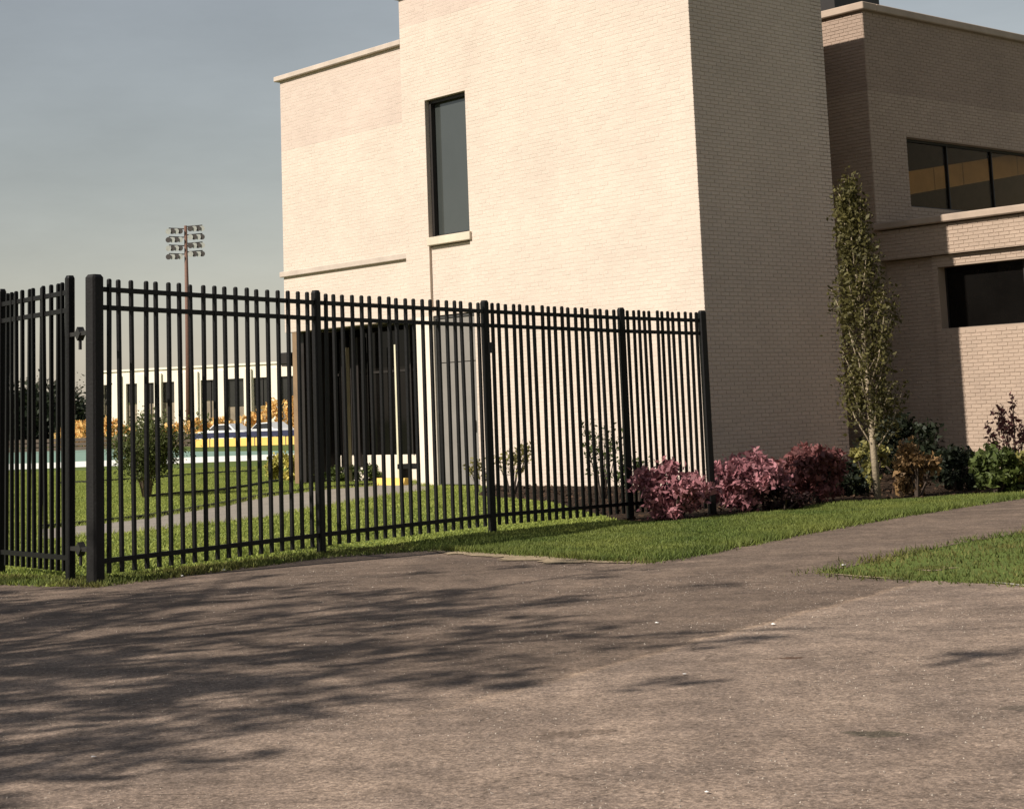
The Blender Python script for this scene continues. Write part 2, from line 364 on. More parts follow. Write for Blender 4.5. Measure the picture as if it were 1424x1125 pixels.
# worn dirt along the grass edge, pale concrete edge far right
def strip(name, pts, w, z, m, seed=0):
    a = rough_line(pts, .05, .05, seed); b = []
    for i, p in enumerate(a):
        d = (a[min(i + 1, len(a) - 1)] - a[max(i - 1, 0)]).normalized()
        ww = w * (.5 + .7 * abs(mnoise.noise(Vector((p.x * 2.2, p.y * 2.2, seed + 9)))) + .5 * abs(mnoise.noise(Vector((p.x * 11, p.y * 11, seed))))) * min(1, i / 14, (len(a) - 1 - i) / 14 + .02)
        b.append(p + Vector((d.y, -d.x)) * ww)
    mb = MB()
    for i in range(len(a) - 1):
        mb.quad((*a[i], z), (*b[i], z), (*b[i + 1], z), (*a[i + 1], z))
    o = mb.build(name, m); tag(o, kind='structure'); return o
strip('dirt_edge', e2, .42, .012, M['dirt'], 11)
strip('dirt_edge', P([(1150, 799), (1210, 803), (1260, 806)]), .22, .012, M['dirt'], 12)
strip('concrete_edge', P([(1368, 811), (1400, 813), (1424, 815)]) + [far_wl], .20, .012, M['kerbstone'], 13)

# planting bed
bed_front = rough_line(P([(660, 690), (760, 697), (872, 727), (930, 726), (990, 721), (1050, 715), (1110, 708), (1170, 701), (1230, 697), (1330, 691), (1424, 686)]) + [Vector((16, 25.2, 0))], .25, .09, 21)
P0 = Vector((-1.653, 33.91, 0)); ANG = R(-48.1813)
D1 = Vector((math.cos(ANG), math.sin(ANG), 0)); D2 = Vector((-math.sin(ANG), math.cos(ANG), 0))
def bl(s, t, z=0): return P0 + D1 * s + D2 * t + Vector((0, 0, z))
sheet('planting_bed', bed_front + [bl(14, 6.5).xy, bl(6, 6.5).xy, bl(7.4, -.02).xy, bl(1.5, -.02).xy], .006, M['mulch'])

# lawn path inside the fence
lane_up = [(60, 736), (103, 732), (200, 722), (300, 705), (370, 691), (450, 681), (520, 676), (572, 670)]
lane_lo = [(610, 681), (575, 684), (500, 697), (440, 707), (390, 717), (300, 728), (200, 739), (103, 747), (60, 750)]
lane = rough_line(P(lane_up), .4, .05, 31) + rough_line(P(lane_lo), .4, .1, 32)
sheet('garden_path', lane, .005, M['lane'])
def ridge(pts, name='lawn_ridge'):  # thin raised dark lines across the lawn
    mb = MB(); a = rough_line(P(pts), .5, .05, 41)
    for i in range(len(a) - 1):
        d = (a[i + 1] - a[i]).normalized() * 1.0; q = Vector((-d.y, d.x)) * .04
        r = [[(*(p - q), 0), (*(p + q), 0), (*(p + q), .055), (*(p - q), .055)] for p in (a[i], a[i + 1])]
        mb.loft(r)
    return mb.build(name, M['ridge'])
tag(ridge([(60, 735), (103, 731), (200, 721), (300, 704), (370, 690), (450, 680), (520, 675)]), 'dark thin edging along the upper side of the grey lawn path', 'ridge')
tag(ridge([(205, 692), (255, 687), (300, 684), (345, 677), (385, 670)]), 'dark thin lawn edging running past the small round tree base', 'ridge')
tag(ridge([(80, 673), (103, 672), (130, 671), (220, 665), (290, 659), (355, 656)]), 'dark thin lawn edging farthest back, nearest the white kerb', 'ridge')

# ---- grass blades
def in_poly(x, y, poly):
    c = np.zeros(len(x), bool); n = len(poly); j = n - 1
    for i in range(n):
        xi, yi = poly[i][0], poly[i][1]; xj, yj = poly[j][0], poly[j][1]
        hit = ((yi > y) != (yj > y)) & (x < (xj - xi) * (y - yi) / (yj - yi + 1e-12) + xi)
        c ^= hit; j = i
    return c
def blades(name, poly, n, h, w, m, holes=(), label=None):
    xs = [p[0] for p in poly]; ys = [p[1] for p in poly]
    x = rng.uniform(min(xs), max(xs), n * 3); y = rng.uniform(min(ys), max(ys), n * 3)
    keep = in_poly(x, y, poly)
    for q in holes: keep &= ~in_poly(x, y, q)
    x = x[keep][:n]; y = y[keep][:n]; n = len(x)
    patch = .75 + .5 * np.array([mnoise.noise(Vector((a * .9, b * .9, 2))) for a, b in zip(x, y)])
    hh = h * rng.uniform(.5, 1.3, n) * patch; ww = w * rng.uniform(.7, 1.3, n); an = rng.uniform(0, 2 * np.pi, n)
    lx = rng.normal(0, .35, n) * hh; ly = rng.normal(0, .35, n) * hh
    V = np.zeros((n, 3, 3))
    V[:, 0] = np.stack([x - np.cos(an) * ww, y - np.sin(an) * ww, np.zeros(n)], 1)
    V[:, 1] = np.stack([x + np.cos(an) * ww, y + np.sin(an) * ww, np.zeros(n)], 1)
    V[:, 2] = np.stack([x + lx, y + ly, hh], 1)
    o = tri_mesh(name, V, 3, m); tag(o, kind='stuff'); return o
bedpoly = [(p[0], p[1]) for p in bed_front] + [tuple(bl(14, 6.5)[:2]), tuple(bl(6, 6.5)[:2]), tuple(bl(7.4, 0)[:2]), tuple(bl(1.5, 0)[:2])]
lanepoly = [(p[0], p[1]) for p in lane]
front_poly = [tuple(p[:2]) for p in line_top] + [tuple(p[:2]) for p in reversed(bed_front[int(len(bed_front) * .2):])] + [(at(700, 742).x, at(700, 742).y), (at(440, 776).x, at(440, 776).y), (at(135, 814).x, at(135, 814).y), (-45, e1[0].y)]
a_ = [tuple(p[:2]) for p in rough_line(e2, .2, .05, 2)] + [tuple(p[:2]) for p in rough_line(e3, .25, .03, 3)]
front_poly = a_ + [(p[0], p[1]) for p in reversed(bed_front) if p[0] < e3[-1].x + .3 and p[0] > at(872, 727).x] + [tuple(at(872, 724)[:2]), tuple(at(685, 742)[:2]), tuple(at(560, 757)[:2])]
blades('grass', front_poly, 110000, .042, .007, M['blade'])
bare = [tuple(p[:2]) for p in rough_line(P([(1266, 793), (1290, 789), (1318, 788), (1338, 790), (1318, 793), (1290, 795), (1266, 793)]), .05, .12, 51)]
sheet('bare_patch', [Vector(p) for p in bare[:-1]], .006, M['dirt'])
blades('grass', [tuple(p[:2]) for p in line_wedge], 60000, .04, .007, M['blade_dry'], [bare])
blades('grass', [(p[0] + random.uniform(-.05, .05), p[1]) for p in bare], 500, .03, .006, M['blade_dry'])
lawn_poly = [tuple(p[:2]) for p in P([(-30, 813), (60, 817), (135, 814), (220, 804), (300, 794), (450, 774), (590, 765), (685, 742), (872, 726), (760, 697), (660, 690)])] + [tuple(bl(1.4, -.1)[:2]), tuple(bl(-.6, -.1)[:2])] + [tuple(p[:2]) for p in P([(540, 668), (450, 662), (400, 648), (103, 655), (-30, 658)])]
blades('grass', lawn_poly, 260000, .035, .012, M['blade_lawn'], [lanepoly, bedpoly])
def edge_blades(pts, n, h, sig, m, seed):
    a = np.array([(p[0], p[1]) for p in pts]); seg = np.linalg.norm(np.diff(a, axis=0), axis=1); cum = np.r_[0, np.cumsum(seg)]
    u = rng.uniform(0, cum[-1], n); i = np.clip(np.searchsorted(cum, u) - 1, 0, len(seg) - 1); f = ((u - cum[i]) / seg[i])[:, None]
    c = a[i] * (1 - f) + a[i + 1] * f
    k = np.array([mnoise.noise(Vector((x * 2.6, y * 2.6, seed))) for x, y in c]); keep = rng.uniform(-.5, .6, n) < k + .12; c = c[keep]; n = len(c)
    c = c + rng.normal(0, sig, (n, 2)); hh = h * rng.uniform(.4, 1.4, n); an = rng.uniform(0, 6.283, n); V = np.zeros((n, 3, 3)); w = .006
    V[:, 0] = np.c_[c[:, 0] - np.cos(an) * w, c[:, 1] - np.sin(an) * w, np.zeros(n)]; V[:, 1] = np.c_[c[:, 0] + np.cos(an) * w, c[:, 1] + np.sin(an) * w, np.zeros(n)]
    V[:, 2] = np.c_[c + rng.normal(0, .5, (n, 2)) * hh[:, None], hh]
    tag(tri_mesh('grass', V, 3, m), kind='stuff')
edge_blades(rough_line(e2, .2, .05, 2), 2200, .05, .07, M['blade_dry'], 1)
edge_blades(rough_line(e2 + e3[1:], .2, .05, 2), 14000, .06, .05, M['blade'], 2)
edge_blades([p + Vector((-.04, .10)) for p in te], 22000, .062, .09, M['blade'], 6)
edge_blades(line_wedge, 9000, .05, .09, M['blade_dry'], 3)
edge_blades(lane, 9000, .06, .07, M['blade_lawn'], 4)
# ragged tufts on the drive's edge by the gate
tuft = [tuple(p[:2]) for p in P([(-20, 814), (60, 816), (135, 818), (220, 807), (300, 797), (450, 777), (590, 767), (560, 758), (450, 768), (300, 786), (135, 804), (-20, 802)])]
blades('grass', tuft, 9000, .055, .008, M['blade_dry'])
# bark chips on the bed
def chips():
    n = 9000; xs = [p[0] for p in bedpoly]; ys = [p[1] for p in bedpoly]
    x = rng.uniform(min(xs), max(xs), n); y = rng.uniform(min(ys), max(ys), n); k = in_poly(x, y, bedpoly); x, y = x[k], y[k]; n = len(x)
    c = np.stack([x, y, rng.uniform(.012, .035, n)], 1); V = np.zeros((n, 4, 3))
    a = rng.normal(size=(n, 3)); a[:, 2] *= .35; a /= np.linalg.norm(a, axis=1)[:, None]; b = np.cross(a, rng.normal(size=(n, 3)) * .3 + [0, 0, 1]); b /= np.linalg.norm(b, axis=1)[:, None]
    a *= rng.uniform(.02, .06, n)[:, None]; b *= rng.uniform(.01, .025, n)[:, None]
    V[:, 0], V[:, 1], V[:, 2], V[:, 3] = c - a, c - b, c + a, c + b
    o = tri_mesh('bark_chips', V, 4, M['chip']); tag(o, kind='stuff')
chips()

# ------------------------------------------------------------------ the brick building
bld = thing('brick_building', 'two storey cream brick building with taller tower block and dark glass entrance', 'building', P0, ANG)
HB, HJ, LB, LJ = .0577, .010, .203, .010
def wall(O, U, N, u0, u1, z0, z1, openings=(), thick=.3, band=None, label=None, singles=None, bricks=True, m=None, proud=.009, wing=False, butt=0):
    """a wall in the building's own axes: O origin (s,t), U along, N outward; openings (u0,u1,z0,z1)"""
    O = Vector((*O, 0)); U = Vector((*U, 0)); N = Vector((*N, 0))
    pt = lambda u, z, d: O + U * u + N * d + Vector((0, 0, z))
    us = sorted({u0 + butt, u1, *[min(max(q, u0), u1) for o in openings for q in o[:2]]}); zs = sorted({z0, z1, *[min(max(q, z0), z1) for o in openings for q in o[2:]]})
    mb = MB()
    inside = lambda u, z: any(o[0] < u < o[1] and o[2] < z < o[3] for o in openings)
    solid = [[not inside((us[i] + us[i + 1]) / 2, (zs[j] + zs[j + 1]) / 2) for j in range(len(zs) - 1)] for i in range(len(us) - 1)]
    for i in range(len(us) - 1):
        for j in range(len(zs) - 1):
            if not solid[i][j]: continue
            a, b, c, d = us[i], us[i + 1], zs[j], zs[j + 1]
            mb.quad(pt(a, c, 0), pt(b, c, 0), pt(b, d, 0), pt(a, d, 0))
            mb.quad(pt(b, c, -thick), pt(a, c, -thick), pt(a, d, -thick), pt(b, d, -thick))
            if i == 0 or not solid[i - 1][j]: mb.quad(pt(a, c, -thick), pt(a, c, 0), pt(a, d, 0), pt(a, d, -thick))
            if i == len(us) - 2 or not solid[i + 1][j]: mb.quad(pt(b, c, 0), pt(b, c, -thick), pt(b, d, -thick), pt(b, d, 0))
            if j == 0 or not solid[i][j - 1]: mb.quad(pt(a, c, -thick), pt(b, c, -thick), pt(b, c, 0), pt(a, c, 0))
            if j == len(zs) - 2 or not solid[i][j + 1]: mb.quad(pt(a, d, 0), pt(b, d, 0), pt(b, d, -thick), pt(a, d, -thick))
    w = mb.build('wall', m or M['wing_mortar' if wing else 'mortar'], bld)
    if label: w['label'] = label
    if not bricks: return w
    sets = {'brick': MB(), 'band': MB()}; lone = []
    k0 = int(z0 / (HB + HJ))
    k = k0
    while True:
        a = k * (HB + HJ) + HJ; b = a + HB
        if a >= z1: break
        b = min(b, z1 - .001)
        if b - a > .015 and a >= z0 - 1e-6:
            u = u0 - (LB + LJ) * (.5 if k % 2 else 0)
            while u < u1:
                segs = [(max(u, u0), min(u + LB, u1))]
                for o in openings:
                    if a < o[3] - .002 and b > o[2] + .002:
                        nx = []
                        for p, q in segs:
                            if q <= o[0] or p >= o[1]: nx.append((p, q)); continue
                            if p < o[0]: nx.append((p, o[0]))
                            if q > o[1]: nx.append((o[1], q))
                        segs = nx
                for p, q in segs:
                    if q - p < .02: continue
                    if singles and singles[0] <= a <= singles[1] and len(lone) < 300 and q - p > .1:
                        lone.append((p, q, a, b)); continue
                    t = sets['band'] if band and band <= a else sets['brick']
                    d = proud + random.uniform(-.0015, .0015); e = .003
                    i0 = len(t.v)
                    t.v += [tuple(pt(p, a, 0)), tuple(pt(q, a, 0)), tuple(pt(q, b, 0)), tuple(pt(p, b, 0)),
                            tuple(pt(p + e, a + e, d)), tuple(pt(q - e, a + e, d)), tuple(pt(q - e, b - e, d)), tuple(pt(p + e, b - e, d))]
                    t.f += [(i0 + 4, i0 + 5, i0 + 6, i0 + 7), (i0, i0 + 1, i0 + 5, i0 + 4), (i0 + 1, i0 + 2, i0 + 6, i0 + 5), (i0 + 2, i0 + 3, i0 + 7, i0 + 6), (i0 + 3, i0, i0 + 4, i0 + 7)]
                u += LB + LJ
        k += 1
    for nm, mm in (('brick', 'wing_brick' if wing else 'brick'), ('band', 'wing_band' if wing else 'band_brick')):
        if sets[nm].f: tag(sets[nm].build('brickwork', M[mm], w), kind='stuff')
    shared = {}
    for p, q, a, b in lone:
        L = round(q - p, 3)
        if L not in shared:
            t = MB(); e = .003; H = b - a
            X = lambda u, z, d: U * u + N * d + Vector((0, 0, z))
            v = [X(0, 0, 0), X(L, 0, 0), X(L, H, 0), X(0, H, 0), X(e, e, .009), X(L - e, e, .009), X(L - e, H - e, .009), X(e, H - e, .009)]
            me = bpy.data.meshes.new('brick'); me.from_pydata([tuple(x) for x in v], [], [(4, 5, 6, 7), (0, 1, 5, 4), (1, 2, 6, 5), (2, 3, 7, 6), (3, 0, 4, 7)])
            me.materials.append(M['single_brick']); me.update(); shared[L] = me
        o = link('brick', shared[L], w); o.location = pt(p, a, random.uniform(-.0012, .0012))
    return w
S, T = (1, 0), (0, 1)
TOP, WTOP, BANDZ = 9.76, 8.83, 7.24
TW = 3.60                                             # depth of the tower
# tower front: window, panel below it, grey door; the pier beside the entrance
DOOR = (0.0, 1.24, 0.0, 3.26)
WIN = (-.06, 1.19, 4.80, 7.55)
wall((0, 0), S, (0, -1), 0.0, 7.1, 0, TOP, proud=.0022, openings=[DOOR, (WIN[0], WIN[1], 3.34, WIN[3])], band=9.1, label='sunlit brick front of the tower')
wall((0, 0), S, (0, -1), -.80, 0.0, 3.26, TOP, proud=.0022, openings=[(WIN[0], .5, 3.34, WIN[3])], band=9.1)
MB().box(-.66, -.002, -.012, .5, 0, 3.258).build('pier', M['white_pier'], bld, bevel=.008)
# recessed panel under the window
wall((0, .06), S, (0, -1), WIN[0], WIN[1], 3.34, 4.62, thick=.2, proud=.0022)
MB().box(WIN[0] - .0, WIN[1] + .06, -.06, .24, 4.64, 4.80).build('sill', M['sill'], bld, bevel=.01)
# tall window
w = MB().box(WIN[0] + .07, WIN[1] - .005, .20, .22, 4.80, WIN[3] - .07).build('window', M['glass'], bld)
fr = MB(); fr.box(WIN[0] + .002, WIN[0] + .07, .10, .25, 4.802, WIN[3] - .002); fr.box(WIN[1] - .04, WIN[1] - .002, .12, .25, 4.802, WIN[3] - .07); fr.box(WIN[0] + .07, WIN[1] - .002, .10, .25, WIN[3] - .07, WIN[3] - .002); fr.box(WIN[0] + .07, WIN[1] - .04, .15, .25, 4.802, 4.85)
fr.build('frame', M['frame'], w)
# grey service door with transom panel
d = MB().box(.03, 1.215, .055, .10, .02, 2.33).build('door', M['grey_door'], bld, bevel=.004); d['label'] = 'grey flush service door'
MB().box(1.10, 1.13, .0, .05, 1.02, 1.22).build('handle', M['sill'], d, bevel=.005)
MB().box(.03, 1.215, .055, .10, 2.345, 3.20).build('transom_panel', M['grey_door'], bld, bevel=.004)
f2 = MB(); f2.box(0.002, .03, .03, .16, 0, 3.25); f2.box(1.215, 1.238, .03, .16, 0, 3.25); f2.box(.03, 1.215, .03, .16, 3.20, 3.25); f2.box(.03, 1.215, .10, .16, 0, 3.20)
f2.build('door_frame', M['door_joint'], bld)
# tower side (in shade) and back
wall((7.1, 0), T, S, 0.0, TW, 0, TOP, band=9.1, butt=.301, label='shaded brick side of the tower', singles=(1.0, 2.75))
wall((7.1, TW), (-1, 0), T, 0, 7.9, 0, TOP, bricks=False)
wall((-.8, TW), (0, -1), (-1, 0), 0, TW - .31, 0, TOP, bricks=False)
MB().box(-.79, 6.79, .31, TW - .01, TOP - .5, TOP - .4).build('roof', M['roof'], bld)
cp = MB(); cp.box(-.88, 7.18, -.08, .34, TOP, TOP + .13); cp.box(6.8, 7.18, .34, TW + .06, TOP, TOP + .13); cp.box(-.88, 6.8, TW - .3, TW + .06, TOP, TOP + .13); cp.box(-.88, -.5, .34, TW - .3, TOP, TOP + .13)
cp.build('coping', M['stone'], bld, bevel=.015)
# left wing: upper wall over the recessed entrance
wall((0, .10), S, (0, -1), -5.28, -.80, 3.25, WTOP, proud=.0022, band=BANDZ, label='sunlit upper wall of the left wing')
wall((-5.28, .40), (0, 1), (-1, 0), 0, 6, 3.25, WTOP, bricks=False)
MB().box(-5.40, -.80, .0, .45, WTOP, WTOP + .115).build('coping', M['stone'], bld, bevel=.015)
MB().box(-5.34, -.80, .02, .10, 4.46, 4.58).build('string_course', M['stone'], bld, bevel=.012)
MB().box(-5.2, -.8, .41, 6.3, WTOP - .4, WTOP - .3).build('roof', M['roof'], bld)
# entrance recess: soffit, bronze corner post, glazing on a pale plinth
MB().box(-5.27, -.66, .402, 6.4, 3.26, 3.36).build('soffit', M['soffit'], bld)
cpst = MB().box(-5.03, -4.80, .11, .15, 0, 3.245).build('corner_post', M['bronze'], bld, bevel=.008)
gz = MB()
ent = thing  # (kept simple: the storefront's panes are parts of the building)
GT = 1.25
for i, (a, b) in enumerate([(-5.03, -4.42), (-4.38, -3.85), (-3.78, -3.05), (-3.01, -2.32), (-2.28, -1.60), (-1.50, -1.02), (-.98, -.67)]):
    p = MB().box(a, b, GT, GT + .02, .56, 3.25).build('pane', M['dark_glass'], bld)
    MB().box(a + .05, b - .05, GT - .03, GT - .002, 2.28, 2.33).build('glazing_bar', M['frame'], p)
for a in (-4.42, -3.05, -2.32, -1.02):
    MB().box(a, a + .04, GT - .05, GT + .05, .56, 3.25).build('mullion', M['frame'], bld)
x = MB().box(-3.86, -3.77, .62, .71, .0, 2.85).build('mullion', M['tan_mullion'], bld); x['label'] = 'tan vertical post of the entrance screen'
x = MB().box(-1.74, -1.685, .35, .405, .0, 2.80).build('mullion', M['brass'], bld); x['label'] = 'thin pale post of the entrance screen'
x = MB().box(-.80, -.72, .60, .68, .3, 2.85).build('mullion', M['tan_mullion'], bld)
for a in (-4.70, -4.55, -4.25, -4.10):
    MB().box(a, a + .07, GT - .12, GT - .06, .3, 3.08).build('fin', M['frame'], bld)
MB().box(-4.9, -.67, GT - .02, GT + .25, 0, .555).build('plinth', M['white_pier'], bld, bevel=.01)
MB().box(-5.03, -.67, GT + .26, GT + .30, 0, 3.25).build('back_wall', M['interior'], bld)
MB().box(-5.27, -5.03, .41, 6.3, 0, 3.25).build('end_wall', M['frame'], bld)
lp = MB().box(-5.62, -5.285, .15, .42, 2.56, 2.83).build('wall_lamp', M['frame'], bld, bevel=.03)
MB().box(-5.55, -5.36, .18, .39, 2.53, 2.56).build('lens', M['lamp_metal'], lp)
# link block behind the tower, and the right wing
WS, WT = 6.40, 5.80
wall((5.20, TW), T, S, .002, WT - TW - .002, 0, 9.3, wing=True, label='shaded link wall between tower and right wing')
MB().box(-.8, 4.89, TW + .01, 5.78, 9.0, 9.1).build('roof', M['roof'], bld)
pent = MB().box(-1.0, 5.45, 6.2, 7.7, 8.5, 10.6).build('roof_house', M['frame'], bld); pent['label'] = 'dark roof house behind the tower'
MB().box(-1.05, 5.52, 6.15, 7.75, 10.6, 10.7).build('coping', M['frame'], pent)
# right wing upper storey: left end face and shaded front with a ribbon window
RW = (6.95, 13.4, 5.03, 6.42)
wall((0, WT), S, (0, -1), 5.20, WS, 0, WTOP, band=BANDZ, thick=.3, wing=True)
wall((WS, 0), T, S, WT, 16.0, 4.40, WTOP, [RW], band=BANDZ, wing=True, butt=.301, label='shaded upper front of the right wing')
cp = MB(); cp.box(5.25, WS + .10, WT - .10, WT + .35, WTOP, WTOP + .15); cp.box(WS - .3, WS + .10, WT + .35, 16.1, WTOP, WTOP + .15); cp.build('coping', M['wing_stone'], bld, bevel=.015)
MB().box(0, WS - .3, WT + .31, 16, WTOP - .4, WTOP - .3).build('roof', M['roof'], bld)
MB().box(0, .2, WT + .4, 16, 4.0, WTOP).build('rear_wall', M['interior'], bld)
MB().box(.2, WS - .31, WT + .31, 16, 4.40, 4.50).build('floor', M['interior'], bld)
MB().box(0.2, WS - .31, 13.6, 13.8, 4.5, WTOP - .4).build('partition', M['interior'], bld)
MB().box(0.2, WS - .31, WT + .32, WT + .42, 4.5, WTOP - .4).build('partition', M['interior'], bld)
za = lambda t: BAND_SLOPE[0] + BAND_SLOPE[1] * (t - 7.0)
BAND_SLOPE = (5.26, .16)  # made-up sloping panels, pale tan standing in for the window's lit band
for i in range(6):
    t0, t1 = 6.6 + i * 1.05, 7.62 + i * 1.05
    v = lambda x, t, dz: (x, t, za(t) + dz)
    pb = MB(); pb.loft([[v(WS - .64, t0, 0), v(WS - .60, t0, 0), v(WS - .60, t0, .47), v(WS - .64, t0, .47)], [v(WS - .64, t1, 0), v(WS - .60, t1, 0), v(WS - .60, t1, .47), v(WS - .64, t1, .47)]])
    pb.build('tan_band_panel', M['panel'], bld)
# clear brown glass
gm = bpy.data.materials.new('clear bronze glass'); gm.use_nodes = True
_n = gm.node_tree.nodes; _l = gm.node_tree.links; _n.clear()
_t = _n.new('ShaderNodeBsdfTransparent'); _t.inputs[0].default_value = (.80, .70, .56, 1)
_g = _n.new('ShaderNodeBsdfGlossy'); _g.inputs['Roughness'].default_value = .03; _g.inputs[0].default_value = (.8, .75, .7, 1)
_x = _n.new('ShaderNodeFresnel'); _x.inputs[0].default_value = 1.12; _m = _n.new('ShaderNodeMixShader'); _o = _n.new('ShaderNodeOutputMaterial')
_l.new(_x.outputs[0], _m.inputs[0]); _l.new(_t.outputs[0], _m.inputs[1]); _l.new(_g.outputs[0], _m.inputs[2]); _l.new(_m.outputs[0], _o.inputs[0])
for i in range(4):
    a = RW[0] + i * (RW[1] - RW[0]) / 4; b = a + (RW[1] - RW[0]) / 4
    p = MB().box(WS - .22, WS - .20, a + .014, b - .014, RW[2] + .05, RW[3] - .05).build('window', gm, bld)
    q = MB(); q.box(WS - .25, WS - .17, a + .001, a + .014, RW[2] + .001, RW[3] - .001); q.box(WS - .25, WS - .17, b - .014, b - .001, RW[2] + .001, RW[3] - .001)
    q.box(WS - .25, WS - .17, a + .014, b - .014, RW[2] + .001, RW[2] + .05); q.box(WS - .25, WS - .17, a + .014, b - .014, RW[3] - .05, RW[3] - .001); q.build('frame', M['frame'], p)
# lower block coming forward on the right
LZ, L2 = 4.50, 3.92
END = 17.0
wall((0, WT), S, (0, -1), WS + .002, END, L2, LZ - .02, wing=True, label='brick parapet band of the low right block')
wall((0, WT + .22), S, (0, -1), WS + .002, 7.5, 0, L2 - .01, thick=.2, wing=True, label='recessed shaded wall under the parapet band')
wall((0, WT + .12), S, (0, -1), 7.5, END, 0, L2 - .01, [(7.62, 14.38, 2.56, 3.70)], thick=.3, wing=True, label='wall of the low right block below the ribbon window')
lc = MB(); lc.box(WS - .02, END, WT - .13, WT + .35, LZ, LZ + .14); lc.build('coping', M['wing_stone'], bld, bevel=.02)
MB().box(WS + .01, END, WT + .32, 16, LZ - .3, LZ - .2).build('roof', M['roof'], bld)
MB().box(7.6, END, WT + 1.2, WT + 1.3, 0, LZ - .3).build('partition', M['interior'], bld)
for i in range(4):
    a = 7.62 + i * 1.69; b = a + 1.69
    p = MB().box(a + .03, b - .03, WT + .36, WT + .38, 2.58, 3.68).build('window', M['dark_glass'], bld)
    q = MB(); q.box(a + .002, a + .03, WT + .33, WT + .40, 2.562, 3.698); q.box(b - .03, b - .002, WT + .33, WT + .40, 2.562, 3.698); q.box(a + .03, b - .03, WT + .33, WT + .40, 2.562, 2.58); q.box(a + .03, b - .03, WT + .33, WT + .40, 3.68, 3.698); q.build('frame', M['frame'], p)

# bench and yellow stop by the entrance
b = thing('bench', 'low black bench beside the white pier at the entrance', 'bench', bl(-1.25, .45), ANG)
MB().box(-.42, .55, -.16, .16, .30, .40).build('seat', M['black'], b, bevel=.01)
for x in (-.36, .46): MB().box(x - .03, x + .03, -.13, .13, 0, .30).build('leg', M['black'], b)
yl = MB(); yl.loft([[(-.5, -.1, 0), (-.5, .1, 0), (-.5, .06, .14), (-.5, -.06, .14)], [(.5, -.1, 0), (.5, .1, 0), (.5, .06, .14), (.5, -.06, .14)]])
y_ = yl.build('wheel_stop', M['yellow']); y_.location = bl(-1.45, -.02); y_.rotation_euler.z = ANG
tag(y_, 'low yellow wheel stop on the path in front of the black bench', 'wheel stop')

# ------------------------------------------------------------------ fence
posts = [(at(133, 812), 2.656, .125), (at(447, 770), 2.625, .078), (at(685, 740), 2.602, .078), (at(877, 722), 2.538, .078), (at(991, 715), 2.485, .085)]
base = posts[0][0]
fence = thing('picket_fence', 'black steel picket fence running from gate post to the brick tower', 'fence', base)
def post_mesh(w, h, name, m, cap=.03):
    r = w / 2; c = r * .28
    ring = lambda q, z: [(q, -q + c * q / r, z), (q, q - c * q / r, z), (q - c * q / r, q, z), (-q + c * q / r, q, z), (-q, q - c * q / r, z), (-q, -q + c * q / r, z), (-q + c * q / r, -q, z), (q - c * q / r, -q, z)]
    return MB().loft([ring(r, -.05), ring(r, h - cap), ring(r * 1.0, h - cap + .004), ring(r * .72, h)])
dirs = [math.atan2((b[0] - a[0]).y, (b[0] - a[0]).x) for a, b in zip(posts[:-1], posts[1:])]
for i, (p, h, w) in enumerate(posts):
    o = post_mesh(w, h, 'post', None).build('post', M['black_post'] if i == 0 else M['black'], fence)
    o.location = p - base; o.rotation_euler.z = dirs[max(0, min(i, 3))]
    if i == 0: o['label'] = 'thick gate post at the fence end'
picket_me = {}
def picket(h, parent, loc, rz, w=.031):
    k = round(h, 2)
    if (k, w) not in picket_me:
        r = w / 2
        mb = MB().loft([[(r, -r, 0), (r, r, 0), (-r, r, 0), (-r, -r, 0)], [(r, -r, k - .012), (r, r, k - .012), (-r, r, k - .012), (-r, -r, k - .012)], [(r * .62, -r * .62, k), (r * .62, r * .62, k), (-r * .62, r * .62, k), (-r * .62, -r * .62, k)]])
        me = bpy.data.meshes.new('picket'); me.from_pydata(mb.v, [], mb.f); me.materials.append(M['black']); me.update(); picket_me[(k, w)] = me
    o = link('picket', picket_me[(k, w)], parent); o.location = loc
    o.rotation_euler = (random.gauss(0, .0035), random.gauss(0, .0035), rz); return o
def rail(parent, a, b, za, zb, w=.036, hh=.042):
    d = (b - a); d.z = 0; L = d.length; q = Vector((-d.y, d.x, 0)) / L * w / 2
    v = lambda p, z: [p - q + Vector((0, 0, z - hh / 2)), p + q + Vector((0, 0, z - hh / 2)), p + q + Vector((0, 0, z + hh / 2)), p - q + Vector((0, 0, z + hh / 2))]
    return MB().loft([v(a, za), v(b, zb)]).build('rail', M['black'], parent)
counts = [19, 19, 19, 13]
for i, n in enumerate(counts):
    (a, ha, wa), (b, hb, wb) = posts[i], posts[i + 1]
    A = a - base; B = b - base
    for off in (-.125, -.285): rail(fence, A, B, ha + off, hb + off)
    rail(fence, A, B, .185, .185)
    d = (B - A).normalized(); L = (B - A).length; l0 = wa / 2; l1 = L - wb / 2; gap = (l1 - l0) / (n + .25)
    for j in range(n):
        u = l0 + gap * (j + .62); h = (ha + (hb - ha) * u / L) - .025
        picket(h - .075, fence, A + d * u + Vector((0, 0, .075)), dirs[i])
